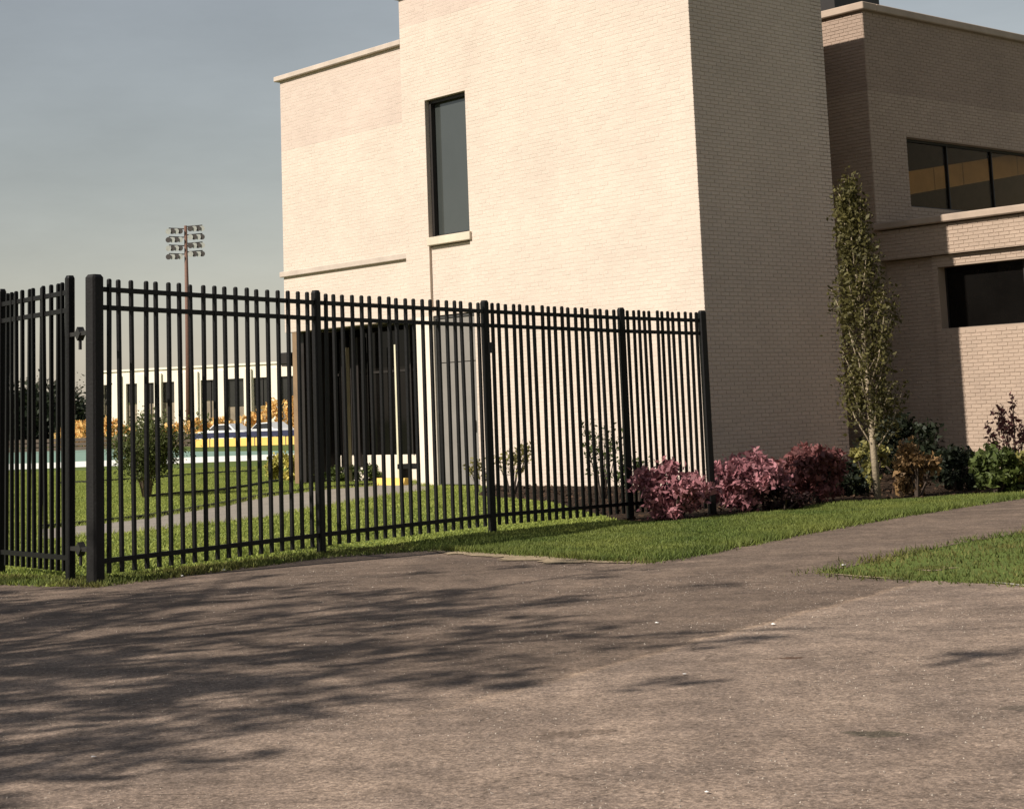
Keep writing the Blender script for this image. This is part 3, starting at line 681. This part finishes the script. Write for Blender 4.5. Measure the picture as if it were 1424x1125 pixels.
# gate leaf, swung open
ga, gb = at(98, 808), at(1, 797)
gate = thing('picket_gate', 'black steel picket gate leaf swung open beside the thick post', 'gate', ga)
gd = (gb - ga).normalized(); gr = math.atan2(gd.y, gd.x); GL = (gb - ga).length; GH = 2.69
for u in (0, GL):
    o = post_mesh(.072, GH, 'stile', None).build('stile', M['black'], gate); o.location = gd * u + Vector((0, 0, .05)) * 0; o.rotation_euler.z = gr
for z in (GH - .15, GH - .31, .20): rail(gate, gd * .036, gd * (GL - .036), z, z)
for j in range(11):
    picket(GH - .13, gate, gd * (.036 + (GL - .072) * (j + .75) / 11.5) + Vector((0, 0, .08)), gr)
hd = (posts[0][0] - ga); hl = hd.length; hd.normalize(); ha_ = math.atan2(hd.y, hd.x)
for z in (2.155, .285):
    mb = MB(); 
    mb.loft([[hd * u + Vector((0, 0, z + k)) + Vector((-hd.y, hd.x, 0)) * q for q, k in ((-.02, -.018), (.02, -.018), (.02, .018), (-.02, .018))] for u in (.03, hl - .055)])
    hobj = mb.build('hinge', M['steel'], gate)
    c = hd * (hl * .42) + Vector((0, 0, z))
    n = MB(); s = .058
    fw = Vector((-hd.y, hd.x, 0))
    n.loft([[c + hd * (s * math.cos(q)) + Vector((0, 0, s * 1.05 * math.sin(q))) + fw * e for q in [math.pi / 2 * k for k in range(4)]] for e in (-.03, .03)])
    n.build('hinge_nut', M['steel'], hobj)
    MB().tube([c + Vector((0, 0, -.14)), c + Vector((0, 0, .05))], .015, 8).build('hinge_pin', M['steel'], hobj)
# small square latch plate hanging from the third post
MB().box(-.02, .02, -.06, -.03, 2.0, 2.12).build('bracket', M['steel'], fence).location = posts[2][0] - base + Vector((.05, -.02, 0))

# ------------------------------------------------------------------ plants
def leaves(c, size, n_aspect=.5, up=0.0):
    n = len(c); a = rng.normal(size=(n, 3)); a[:, 2] += up; a /= np.linalg.norm(a, axis=1)[:, None]
    b = np.cross(a, rng.normal(size=(n, 3))); b /= np.linalg.norm(b, axis=1)[:, None]
    L = (size * (.45 + rng.beta(2, 3.2, n) * 1.5))[:, None]
    nrm = np.cross(a, b); fold = nrm * L * .12
    V = np.zeros((n, 4, 3)); V[:, 0] = c - a * L * .5; V[:, 1] = c + b * L * n_aspect * .5 + fold; V[:, 2] = c + a * L * .5; V[:, 3] = c - b * L * n_aspect * .5 + fold
    return V
def clump_points(n, centres, sig):
    i = rng.integers(0, len(centres), n); return np.array(centres)[i] + rng.normal(size=(n, 3)) * np.array(sig)
def bush(name, label, loc, rx, rz, n, size, m, cat='shrub', group=None, nclump=34, stems=9, stem_m=None, squash=1.0, flat=.12, up=.3, ry=None):
    """a shrub on several stems; the leaves sit in clumps round the tips"""
    t = thing(name, label, cat, loc, 0, group); ry = ry or rx
    cs = []
    while len(cs) < nclump:
        v = rng.normal(size=3); v /= np.linalg.norm(v); r = rng.uniform(.45, 1.0) ** .6
        p = v * r * rng.uniform(.8, 1.08)
        if p[2] < -.75: continue
        cs.append((p[0] * rx, p[1] * ry, rz * (.5 + .5 * p[2])))
    pts = clump_points(n, cs, (rx * flat * 1.2, ry * flat * 1.2, rz * flat * .6)); pts[:, 2] = np.maximum(pts[:, 2], .03)
    tri_mesh('foliage', leaves(pts, size, .55, up), 4, m, t)
    mb = MB()
    for k in range(stems):
        c = Vector(cs[k % len(cs)]); b = Vector((c.x * .15, c.y * .15, -.02)); mid = b.lerp(c, .5) + Vector((c.x * .1, c.y * .1, .08 * rz))
        mb.tube([b, mid, c], [.016 + .01 * rz, .011, .004], 5)
    mb.build('stem', stem_m or M['twig'], t)
    return t
def tree(name, label, loc, height, crown_r, n, size, leaf, bark, trunk_r=.06, fork=.25, limbs=9, up=.6, cat='tree', group=None, sig=.16, twigs=4, lean=(0, 0), spread=None, crown_h0=None):
    t = thing(name, label, cat, loc, 0, group); mb = MB(); tips = []
    top = Vector((lean[0], lean[1], height * .93))
    tr = [Vector((0, 0, -.03)), Vector((lean[0] * .2 + random.uniform(-.03, .03), lean[1] * .2, height * .3)), Vector((lean[0] * .6 + random.uniform(-.06, .06), lean[1] * .6 + random.uniform(-.05, .05), height * .62)), top]
    mb.tube(tr, [trunk_r, trunk_r * .78, trunk_r * .45, trunk_r * .12], 8)
    def on(u):
        x = u * 3; i = min(2, int(x)); return tr[i].lerp(tr[i + 1], x - i)
    for k in range(limbs):
        u = fork + (.9 - fork) * (k + random.random() * .6) / limbs; a = k * 2.4 + random.uniform(-.4, .4)
        p = on(u); prof = math.sin(math.pi * min(1, max(.08, (u - fork * .7) / (1.05 - fork * .7)))) ** .7
        L = crown_r * (.55 + .6 * prof) * random.uniform(.8, 1.15)
        e = p + Vector((math.cos(a) * L, math.sin(a) * L, up * L * random.uniform(.8, 1.3) + .02)); m_ = p.lerp(e, .5) + Vector((math.cos(a), math.sin(a), -.2)) * L * .1
        r = trunk_r * (.5 - .35 * u); mb.tube([p, m_, e], [r, r * .6, r * .2], 6); tips.append(e); tips.append(m_.lerp(e, .4))
        for q in range(twigs):
            s = m_.lerp(e, random.uniform(0, .9)); dv = Vector((random.gauss(0, 1), random.gauss(0, 1), random.gauss(.3 + up * .6, .6))).normalized() * crown_r * random.uniform(.25, .55)
            mb.tube([s, s + dv * .55 + Vector((0, 0, .02)), s + dv], [r * .35, r * .22, r * .08], 4); tips.append(s + dv); tips.append(s + dv * .6)
    tips.append(top)
    mb.build('trunk', bark, t, smooth=True)
    pts = clump_points(n, [tuple(x) for x in tips], (sig, sig, sig * (1 + up * .4)))
    tri_mesh('crown', leaves(pts, size, .55, .3), 4, leaf, t)
    return t

# red shrubs along the bed
bush('red_shrub', 'rose red shrub behind the last fence panel', at(935, 722), .46, .66, 2600, .075, M['leaf_pink'], nclump=30)
bush('red_shrub', 'largest rose red shrub just right of the fence end post', at(1040, 711), .47, .72, 3800, .075, M['leaf_pink'], nclump=36)
bush('red_shrub', 'darker rust red shrub between the rose shrub and the slim tree', at(1127, 700), .46, .76, 3000, .08, M['leaf_rust'], nclump=30)
bush('low_shrub', 'low dark purple shrub filling the shadowy gap between the two red shrubs', at(1088, 710), .30, .30, 1100, .06, M['leaf_purple'], nclump=18)  # near-black leaf colour puts shade into the gap between the shrubs
bush('yellow_green_shrub', 'pale yellow green shrub around the slim tree trunk', at(1212, 684), .34, .74, 700, .085, M['leaf_yellowgreen'], nclump=22, flat=.10)
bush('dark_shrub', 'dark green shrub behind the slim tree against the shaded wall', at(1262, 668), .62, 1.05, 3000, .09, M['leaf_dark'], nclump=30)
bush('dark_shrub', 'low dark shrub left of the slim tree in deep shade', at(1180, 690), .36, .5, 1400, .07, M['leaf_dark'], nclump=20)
bush('brown_shrub', 'orange brown shrub between the slim tree and green shrub', at(1276, 691), .30, .70, 1300, .085, M['leaf_brown'], nclump=20, flat=.13)
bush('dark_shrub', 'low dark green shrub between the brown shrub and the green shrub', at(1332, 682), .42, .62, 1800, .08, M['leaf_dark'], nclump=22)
bush('green_shrub', 'leafy green shrub at the foot of the sunlit brick wall', at(1388, 686), .33, .66, 2200, .085, M['leaf_green'], nclump=26)
bush('yellow_green_shrub', 'yellow green shrub cut by the right edge of the photo', at(1428, 684), .28, .55, 1500, .08, M['leaf_yellowgreen'], nclump=20)
def twiggy(label, loc, h, spread, n, leafs, size, m, name='twiggy_shrub', bark=None, group=None, lean=0.0):
    t = thing(name, label, 'shrub', loc, 0, group); mb = MB(); tips = []
    for k in range(n):
        a = random.uniform(0, 6.283); r = spread * random.uniform(.2, 1); hh = h * random.uniform(.55, 1)
        b = Vector((math.cos(a) * .05, math.sin(a) * .05, -.02)); e = Vector((math.cos(a) * r + lean * hh, math.sin(a) * r, hh)); m_ = b.lerp(e, .5) + Vector((0, 0, .06 * hh))
        mb.tube([b, m_, e], [.010, .007, .003], 5)
        for q in range(7): tips.append(tuple((m_ if random.random() < .4 else b.lerp(e, .75)).lerp(e, random.random())))
        for q in range(3):
            s = b.lerp(e, random.uniform(.4, .9)); d = s + Vector((random.gauss(0, .1), random.gauss(0, .1), random.uniform(.03, .15)))
            mb.tube([s, d], [.005, .002], 4); tips.append(tuple(d))
    mb.build('stem', bark or M['twig'], t)
    tri_mesh('foliage', leaves(clump_points(leafs, tips, (.03, .03, .035)), size, .5, .4), 4, m, t)
    return t
twiggy('tall twiggy red brown shrub rising above the green shrub', at(1412, 680), 1.28, .34, 12, 420, .075, M['leaf_rust'], lean=-.12)
twiggy('sparse twiggy shrub just right of the grey door behind the fence', at(712, 688), .95, .42, 11, 420, .065, M['leaf_yellowgreen'])
twiggy('tallest sparse twiggy shrub against the sunlit wall behind the fence', at(838, 694), 1.22, .45, 13, 480, .06, M['leaf_green'])
twiggy('small sparse shrub beside the white strip right of the grey door', at(668, 684), .65, .22, 8, 260, .06, M['leaf_yellowgreen'])
twiggy('low twiggy shrub left of the rose shrub behind the fence', at(880, 712), .75, .25, 9, 420, .06, M['leaf_green'])
# slim upright tree
def slim_tree():
    t = thing('slim_tree', 'slim upright olive tree with pale trunk in front of the shaded corner', 'tree', at(1221, 695)); mb = MB(); tips = []
    H = 4.28; lean = -.17
    tr = [Vector((0, 0, -.03)), Vector((-.02, 0, .9)), Vector((-.04, .02, 2.0)), Vector((-.10, 0, 3.2)), Vector((lean, 0, H))]
    mb.tube(tr, [.050, .042, .033, .02, .006], 8)
    for k in range(40):
        u = .17 + .78 * k / 40; z = u * H; x = u * 4; i = min(3, int(x)); p = tr[i].lerp(tr[i + 1], x - i)
        env = .40 * (1 - max(0, (u - .3) / .72)) ** .8 + .05 if u > .3 else .40
        a = k * 2.39996; L = env * random.uniform(.6, 1.1)
        e = p + Vector((math.cos(a) * L, math.sin(a) * L, L * random.uniform(1.6, 2.6))); e.z = min(e.z, H * 1.01)
        m_ = p.lerp(e, .45) + Vector((math.cos(a), math.sin(a), 0)) * L * .16
        mb.tube([p, m_, e], [.014, .009, .003], 5)
        for q in range(5): tips.append(tuple(m_.lerp(e, random.uniform(0, 1))))
        tips.append(tuple(p.lerp(m_, .8)))
    mb.build('trunk', M['pale_bark'], t, smooth=True)
    pts = clump_points(8200, tips, (.06, .06, .14))
    tri_mesh('crown', leaves(pts, .06, .5, .5), 4, M['leaf_slim'], t)
slim_tree()
# lawn side
def lawn_tree():
    t = thing('small_tree', 'small round multi-stemmed tree on the lawn behind the fence', 'tree', at(204, 692)); mb = MB(); tips = []
    for k in range(11):
        a = k * 2.4; r = random.uniform(.25, .66); e = Vector((math.cos(a) * r, math.sin(a) * r, random.uniform(.8, 1.35))); b = Vector((math.cos(a) * .05, math.sin(a) * .05, -.02)); m_ = b.lerp(e, .5) + Vector((-e.x * .18, -e.y * .18, .05))
        mb.tube([b, m_, e], [.026, .018, .006], 6)
        for q in range(5):
            s = m_.lerp(e, random.random()); d = s + Vector((random.gauss(0, .2), random.gauss(0, .2), random.uniform(.05, .4))); mb.tube([s, d], [.008, .003], 4); tips.append(tuple(d)); tips.append(tuple(s))
    mb.build('trunk', M['bark'], t, smooth=True)
    tri_mesh('crown', leaves(clump_points(9500, tips, (.14, .14, .14)), .06, .5, .3), 4, M['leaf_lawn'], t)
lawn_tree()
bush('yellow_shrub', 'yellow flowering shrub left of the dark glass entrance', at(398, 668), .46, .66, 2200, .085, M['leaf_yellow'], nclump=26)
bush('dark_shrub', 'dark shrub between the yellow shrub and the entrance hedge', at(436, 669), .34, .62, 1500, .08, M['leaf_dark'], nclump=20)
bush('low_hedge', 'low green hedge bush in front of the pale plinth, left of the pair', at(468, 671), .34, .34, 1200, .07, M['leaf_green'], nclump=18)
bush('low_hedge', 'low green hedge bush in front of the pale plinth, nearer the bench', at(508, 670), .40, .36, 1400, .07, M['leaf_green'], nclump=18)

# street trees beside the drive, outside the photo on the left: they dapple the asphalt
def unseen_tree(label, loc, h, r, n, seed, gaps=1.0):
    random.seed(seed)
    t = thing('unseen_tree', label, 'tree', loc); mb = MB(); tips = []
    tr = [Vector((0, 0, -.05)), Vector((.05, .03, h * .3)), Vector((.1, -.08, h * .6)), Vector((.05, .05, h * .95))]
    mb.tube(tr, [.17, .13, .08, .02], 10)
    for k in range(22):
        u = .32 + .6 * k / 22; x = u * 3; i = min(2, int(x)); p = tr[i].lerp(tr[i + 1], x - i); a = k * 2.4 + random.uniform(-.3, .3)
        L = r * (.5 + .6 * math.sin(math.pi * min(1, (u - .2) / .85))) * random.uniform(.75, 1.1)
        e = p + Vector((math.cos(a) * L, math.sin(a) * L, L * random.uniform(.2, .5))); m_ = p.lerp(e, .5) + Vector((0, 0, .1 * L))
        mb.tube([p, m_, e], [.06, .04, .012], 6)
        for q in range(15):
            s = p.lerp(m_, .3).lerp(e, random.random()); d = s + Vector((random.gauss(0, .6), random.gauss(0, .6), random.gauss(.15, .4)))
            mb.tube([s, s.lerp(d, .5) + Vector((0, 0, .06)), d], [.015, .01, .004], 4); tips += [tuple(d), tuple(s.lerp(d, .6))]
    mb.build('trunk', M['bark'], t, smooth=True)
    if gaps < 1:
        tri_mesh('crown', leaves(clump_points(n, tips, (.3, .3, .25)), .36, .6, .2), 4, M['leaf_shade'], t)
    else:
        cs = []
        nc = int(n / 30)
        while len(cs) < nc:
            v = rng.normal(size=3); v /= np.linalg.norm(v); v *= rng.uniform(0, 1) ** .38
            cs.append((v[0] * r, v[1] * r, h * .62 + v[2] * h * .36))
        cs += [tuple(x) for x in tips[::3]]
        tri_mesh('crown', leaves(clump_points(n, cs, (.10, .10, .08)), .12, .6, .2), 4, M['leaf_shade'], t)
def qp(q, p): return Vector((q * LX - p * LY, q * LY + p * LX, 0))
unseen_tree('leafy street tree left of the drive, nearest the road', qp(-6.2, 10.6), 8.6, 4.4, 23000, 3)
unseen_tree('leafy street tree left of the drive, farther from the road', qp(-7.4, 14.2), 8.4, 3.9, 19000, 5)
unseen_tree('small leafy street tree left of the drive, beside the kerb', qp(-7.0, 8.7), 7.2, 2.5, 7000, 9)
for k, (x, y, h, r) in enumerate([(13, -3, 11, 5.0), (19, 4, 12, 5.0), (24, 12, 12, 5.0), (12, -13, 12, 5.5), (22, -8, 13, 5.5)]):  # out of view, added to cut the sky light on the shaded walls
    unseen_tree('unseen tall tree added on the right to block sky light, ' + ['nearest the drive', 'second along the road', 'farthest along the road', 'behind the nearest one', 'behind the second one'][k], Vector((x, y, 0)), h, r, 9000, 20 + k, .34)
random.seed(11)

# ------------------------------------------------------------------ far side: field, boards, building, floodlight
kx0 = [(-80, 657), (60, 652), (110, 650), (270, 644), (400, 639), (480, 636)]
kx1 = [(-80, 648), (60, 644), (110, 642), (270, 636), (400, 631.5), (480, 629)]
sheet('concrete_walk', P(kx0) + P(kx1[::-1]), .010, M['field_white'])
sheet('running_track', P(kx1) + P([(480, 624), (400, 627), (270, 628), (110, 623), (-80, 625)]), .006, M['track'])
fw0, fw1 = far(272, 611, 109), far(420, 611, 104)
fwl = thing('field_wall', 'low field wall of yellow boards under a dark navy rail', 'field wall', (fw0.x, fw0.y, 0))
dv = Vector((fw1.x - fw0.x, fw1.y - fw0.y, 0)); LW = dv.length; wz = math.atan2(dv.y, dv.x); fwl.rotation_euler.z = wz
nb = 7
for i in range(nb):
    MB().box(LW / nb * i + .03, LW / nb * (i + 1) - .03, -.04, .04, .03, .52).build('board', M['yellow'], fwl)
MB().box(0, LW, -.07, .07, .56, .88).build('rail', M['navy'], fwl)
for i in range(nb + 1): MB().box(LW / nb * i - .028, LW / nb * i + .028, -.05, .05, 0, .56).build('post', M['navy'], fwl)
bf0, bf1 = far(-60, 617, 116), far(268, 611, 109.2)
bf = thing('board_fence', 'low brown board fence at the field edge left of the yellow boards', 'fence', (bf0.x, bf0.y, 0)); dv = Vector((bf1.x - bf0.x, bf1.y - bf0.y, 0)); bf.rotation_euler.z = math.atan2(dv.y, dv.x); LB_ = dv.length
for z in (.10, .38, .66): MB().box(0, LB_, -.02, .02, z, z + .22).build('board', M['brown_fence'], bf)
for i in range(9): MB().box(LB_ * i / 8 - .05, LB_ * i / 8 + .05, -.09, -.021, 0, .93).build('post', M['brown_fence'], bf)
# parked cars behind the boards
def car(label, loc, rz):
    t = thing('parked_car', label, 'car', loc, rz, 'white cars parked behind the field wall')
    prof = [(-2.1, .35), (-2.15, .75), (-1.95, .92), (-1.2, .98), (-.75, 1.38), (.55, 1.42), (1.15, .98), (2.0, .86), (2.15, .62), (2.12, .32)]
    rings = [[(x, y * (.86 if z > 1 else 1), z) for x, z in prof] for y in (-.82, -.8 * 0, .82)]
    MB().loft([[(x, y * (.84 if z > 1.1 else 1), z) for x, z in prof] for y in (-.84, 0, .84)]).build('body', M['car_white'], t, bevel=.03)
    for s in (-1, 1):
        v = [(-1.05, 1.0), (-.7, 1.32), (.5, 1.35), (1.0, 1.0)]
        MB().loft([[(x, s * (.85 if z < 1.1 else .725), z) for x, z in v], [(x, s * (.86 if z < 1.1 else .735), z) for x, z in v]]).build('window', M['far_glass'], t)
        for x in (-1.35, 1.35):
            w = MB().tube([(x, s * .70, .32), (x, s * .87, .32)], .32, 14).build('wheel', M['tyre'], t)
            MB().tube([(x, s * .865, .32), (x, s * .88, .32)], .18, 10).build('rim', M['rim'], w)
    return t
c = far(318, 600, 118); car('white parked car behind the yellow boards, left of the pair', (c.x, c.y, 0), wz + .1)
c = far(377, 600, 121); car('white parked car behind the yellow boards, nearest the entrance', (c.x, c.y, 0), wz - .1)
# orange bushes
for px, dist, rx, rz, lab in [(112, 128, 2.0, 1.9, 'orange bush between gate and thick post'), (160, 130, 1.6, 2.2, 'orange bush left behind the small lawn tree'), (262, 130, 1.7, 1.9, 'orange bush at the foot of the floodlight pole'), (300, 132, 1.9, 2.0, 'orange bush just right of the floodlight pole'), (362, 128, 1.7, 2.5, 'taller orange bush left of the largest orange bush'), (402, 126, 2.0, 3.8, 'largest orange bush beside the bronze corner post')]:
    p = far(px, 600, dist)
    bush('orange_bush', lab, (p.x, p.y, 0), rx, rz, 900, .34, M['leaf_orange'], 'bush', 'orange bushes below the far building', nclump=22, stems=4)
# far building
fb0, fb1 = far(139, 600, 183), far(436, 590, 175)
fb = thing('far_building', 'long low cream building with tall dark windows beyond the field', 'building', (fb0.x, fb0.y, 0)); dv = Vector((fb1.x - fb0.x, fb1.y - fb0.y, 0)); fb.rotation_euler.z = math.atan2(dv.y, dv.x); LF = dv.length; HF = 7.3
u_of = lambda px: (px - 139) / (436 - 139) * LF
wins = [(141, 154), (177, 195), (204, 219), (228, 246), (283, 308), (318, 343), (355, 379), (392, 412)]
op = [(max(.4, u_of(a)), u_of(b)) for a, b in wins]
mb = MB(); us = [0] + [q for o in op for q in o] + [LF]
for i in range(0, len(us), 2): mb.box(us[i], us[i + 1], 0, .5, 0, 6.0)
mb.box(0, LF, 0, .5, 6.0, HF)
for a, b in op: mb.box(a, b, 0, .5, 0, 1.0)
mb.box(0, LF, .5, 14, 0, HF - .3)
mb.build('wall', M['far_wall'], fb)
MB().box(-.2, LF + .2, -.15, 14, HF, HF + .2).build('coping', M['far_wall'], fb)
for i, (a, b) in enumerate(op):
    w = MB().box(a, b, .3, .35, 3.9 if i < 5 else 3.2, 5.99).build('window', M['far_glass'], fb)
    MB().box(a + .05, b - .05, .28, .30, 1.05, 3.85 if i < 5 else 3.15).build('blind', M['far_blind'], w)
    MB().box((a + b) / 2 - .05, (a + b) / 2 + .05, .2, .28, 1.01, 5.98).build('mullion', M['frame'], w)
for px in (166, 199.5, 223.5, 262, 275, 312.5, 349, 385):
    MB().box(u_of(px) - .42, u_of(px) + .42, -.2, -.002, 0, 6.9).build('pier', M['far_wall'], fb)
# stadium floodlight
pl = far(263, 600, 150); H = far(263, 314, 150).z
fl = thing('floodlight_pole', 'tall rust brown stadium floodlight pole beyond the lawn', 'floodlight', (pl.x, pl.y, 0), R(0))
MB().tube([(0, 0, 0), (-.02, 0, H * .5), (-.1, 0, H)], [.27, .21, .13], 10).build('pole', M['rust_pole'], fl, smooth=True)
lens = .76
for side in (-1, 1):
    for k in range(4):
        z = H - .1 - k * .74 + (.12 if side > 0 else -.08); x1 = side * 1.42
        arm = MB().tube([(-.1, 0, z - .1), (-.1 + x1, side * .25, z)], .05, 6).build('crossarm', M['lamp_metal'], fl)
        for j in range(4):
            x = -.1 + x1 * (.3 + .7 * j / 3); y = side * .25 * (.3 + .7 * j / 3)
            lm = MB(); rings = []
            for dd, rr in ((0, .10), (.12, .20), (.26, .25)):
                rings.append([(x + rr * math.cos(q), y - dd + .05, z - .22 + rr * math.sin(q) - dd * .35) for q in [2 * math.pi * m_ / 10 for m_ in range(10)]])
            lm.loft(rings); ob = lm.build('lamp', M['lamp_lens'] if (j + k) % 2 else M['lamp_metal'], arm)
# trees at the far left
def far_tree(label, px, dist, h, r, n, leaf, size=.5, name='far_tree'):
    p = far(px, 600, dist); tree(name, label, (p.x, p.y, 0), h, r, n, size, leaf, M['twig'], trunk_r=.16, fork=.15, limbs=10, up=.35, group='trees beyond the field', sig=.55)
far_tree('dark evergreen tree beyond the field behind the gate, at the photo edge', -8, 140, 3.4, 2.3, 1500, M['leaf_dark'])
far_tree('dark evergreen tree behind the gate, left of its middle', 22, 138, 3.9, 2.3, 1500, M['leaf_dark'])
far_tree('dark evergreen tree behind the middle of the gate', 52, 141, 4.1, 2.3, 1500, M['leaf_dark'])
far_tree('dark evergreen tree behind the right half of the gate', 82, 139, 3.3, 2.2, 1500, M['leaf_dark'])
far_tree('grey bare tree seen between the gate and the thick post', 108, 150, 5.2, 1.7, 600, M['leaf_grey'], .35)
far_tree('grey bare tree behind the right half of the gate', 70, 152, 5.8, 2.2, 700, M['leaf_grey'], .35)
far_tree('grey bare tree behind the left half of the gate', 30, 153, 5.4, 2.2, 700, M['leaf_grey'], .35)

# ------------------------------------------------------------------ loose grit
def grit(n, pts, smin, smax, m):
    poly = [tuple(p[:2]) for p in pts]; xs = [p[0] for p in poly]; ys = [p[1] for p in poly]
    x = rng.uniform(min(xs), max(xs), n * 2); y = rng.uniform(min(ys), max(ys), n * 2)
    dens = np.array([mnoise.noise(Vector((a * .8, b * .8, 4))) + .5 * mnoise.noise(Vector((a * 3, b * 3, 5))) for a, b in zip(x, y)])
    k = in_poly(x, y, poly) & (rng.uniform(-.5, .5, n * 2) < dens); x, y = x[k][:n], y[k][:n]; n = len(x)
    sz = smin + (smax - smin) * rng.beta(1.2, 6, n); an = rng.uniform(0, 6.283, n); V = np.zeros((n, 4, 3, 3)); ring = []
    for q in range(4):
        r = sz * rng.uniform(.7, 1.25, n); ring.append(np.c_[x + np.cos(an + q * 1.571) * r, y + np.sin(an + q * 1.571) * r, np.full(n, .003)])
    apex = np.c_[x + rng.normal(0, .2, n) * sz, y + rng.normal(0, .2, n) * sz, .004 + sz * rng.uniform(.5, 1.0, n)]
    for q in range(4): V[:, q, 0] = ring[q]; V[:, q, 1] = ring[(q + 1) % 4]; V[:, q, 2] = apex
    o = tri_mesh('loose_grit', V.reshape(-1, 3, 3), 3, m); tag(o, kind='stuff')
M['grit'] = mat('loose stone grit', (.42, .36, .30), .9, .15, 30, 0, 60, .2, col2=(.16, .13, .11), fine=.3, island=.3)
grit(9000, P([(-40, 1180), (1470, 1180), (1470, 900), (-40, 900)]), .0022, .011, M['grit'])
grit(6000, P([(-40, 900), (1470, 900), (1424, 822), (1132, 806), (905, 790), (590, 775), (135, 826), (-40, 822)]), .003, .013, M['grit'])

# ------------------------------------------------------------------ litter
def scrap(px, py, s, label):
    p = at(px, py, .01); bm = bmesh.new(); bmesh.ops.create_icosphere(bm, subdivisions=1, radius=1)
    for v in bm.verts: v.co = Vector((v.co.x * s * random.uniform(.7, 1.3), v.co.y * s * random.uniform(.6, 1.1), abs(v.co.z) * s * .5 * random.uniform(.4, 1.2)))
    me = bpy.data.meshes.new('paper_scrap'); bm.to_mesh(me); bm.free(); me.materials.append(M['paper'])
    o = link('paper_scrap', me); o.location = p; o.rotation_euler.z = random.uniform(0, 6)
    tag(o, label, 'litter', 'white paper scraps lying about the drive')
scrap(1075, 868, .017, 'white paper scrap on the drive below the pale seam')
scrap(952, 937, .012, 'tiny white scrap on the drive, midway below the seam')
scrap(913, 866, .014, 'white scrap lying on the seam of the drive')
scrap(1172, 786, .030, 'largest white paper scrap by the tip of the worn grass')
scrap(130, 1052, .012, 'white scrap at the near left of the drive')
scrap(312, 793, .026, 'crumpled white scrap at the fence foot, left of two')
scrap(321, 789, .024, 'crumpled white scrap at the fence foot, right of two')
scrap(253, 801, .02, 'white scrap by the fence foot nearest the thick post')
scrap(983, 1101, .010, 'tiny white scrap nearest the camera')
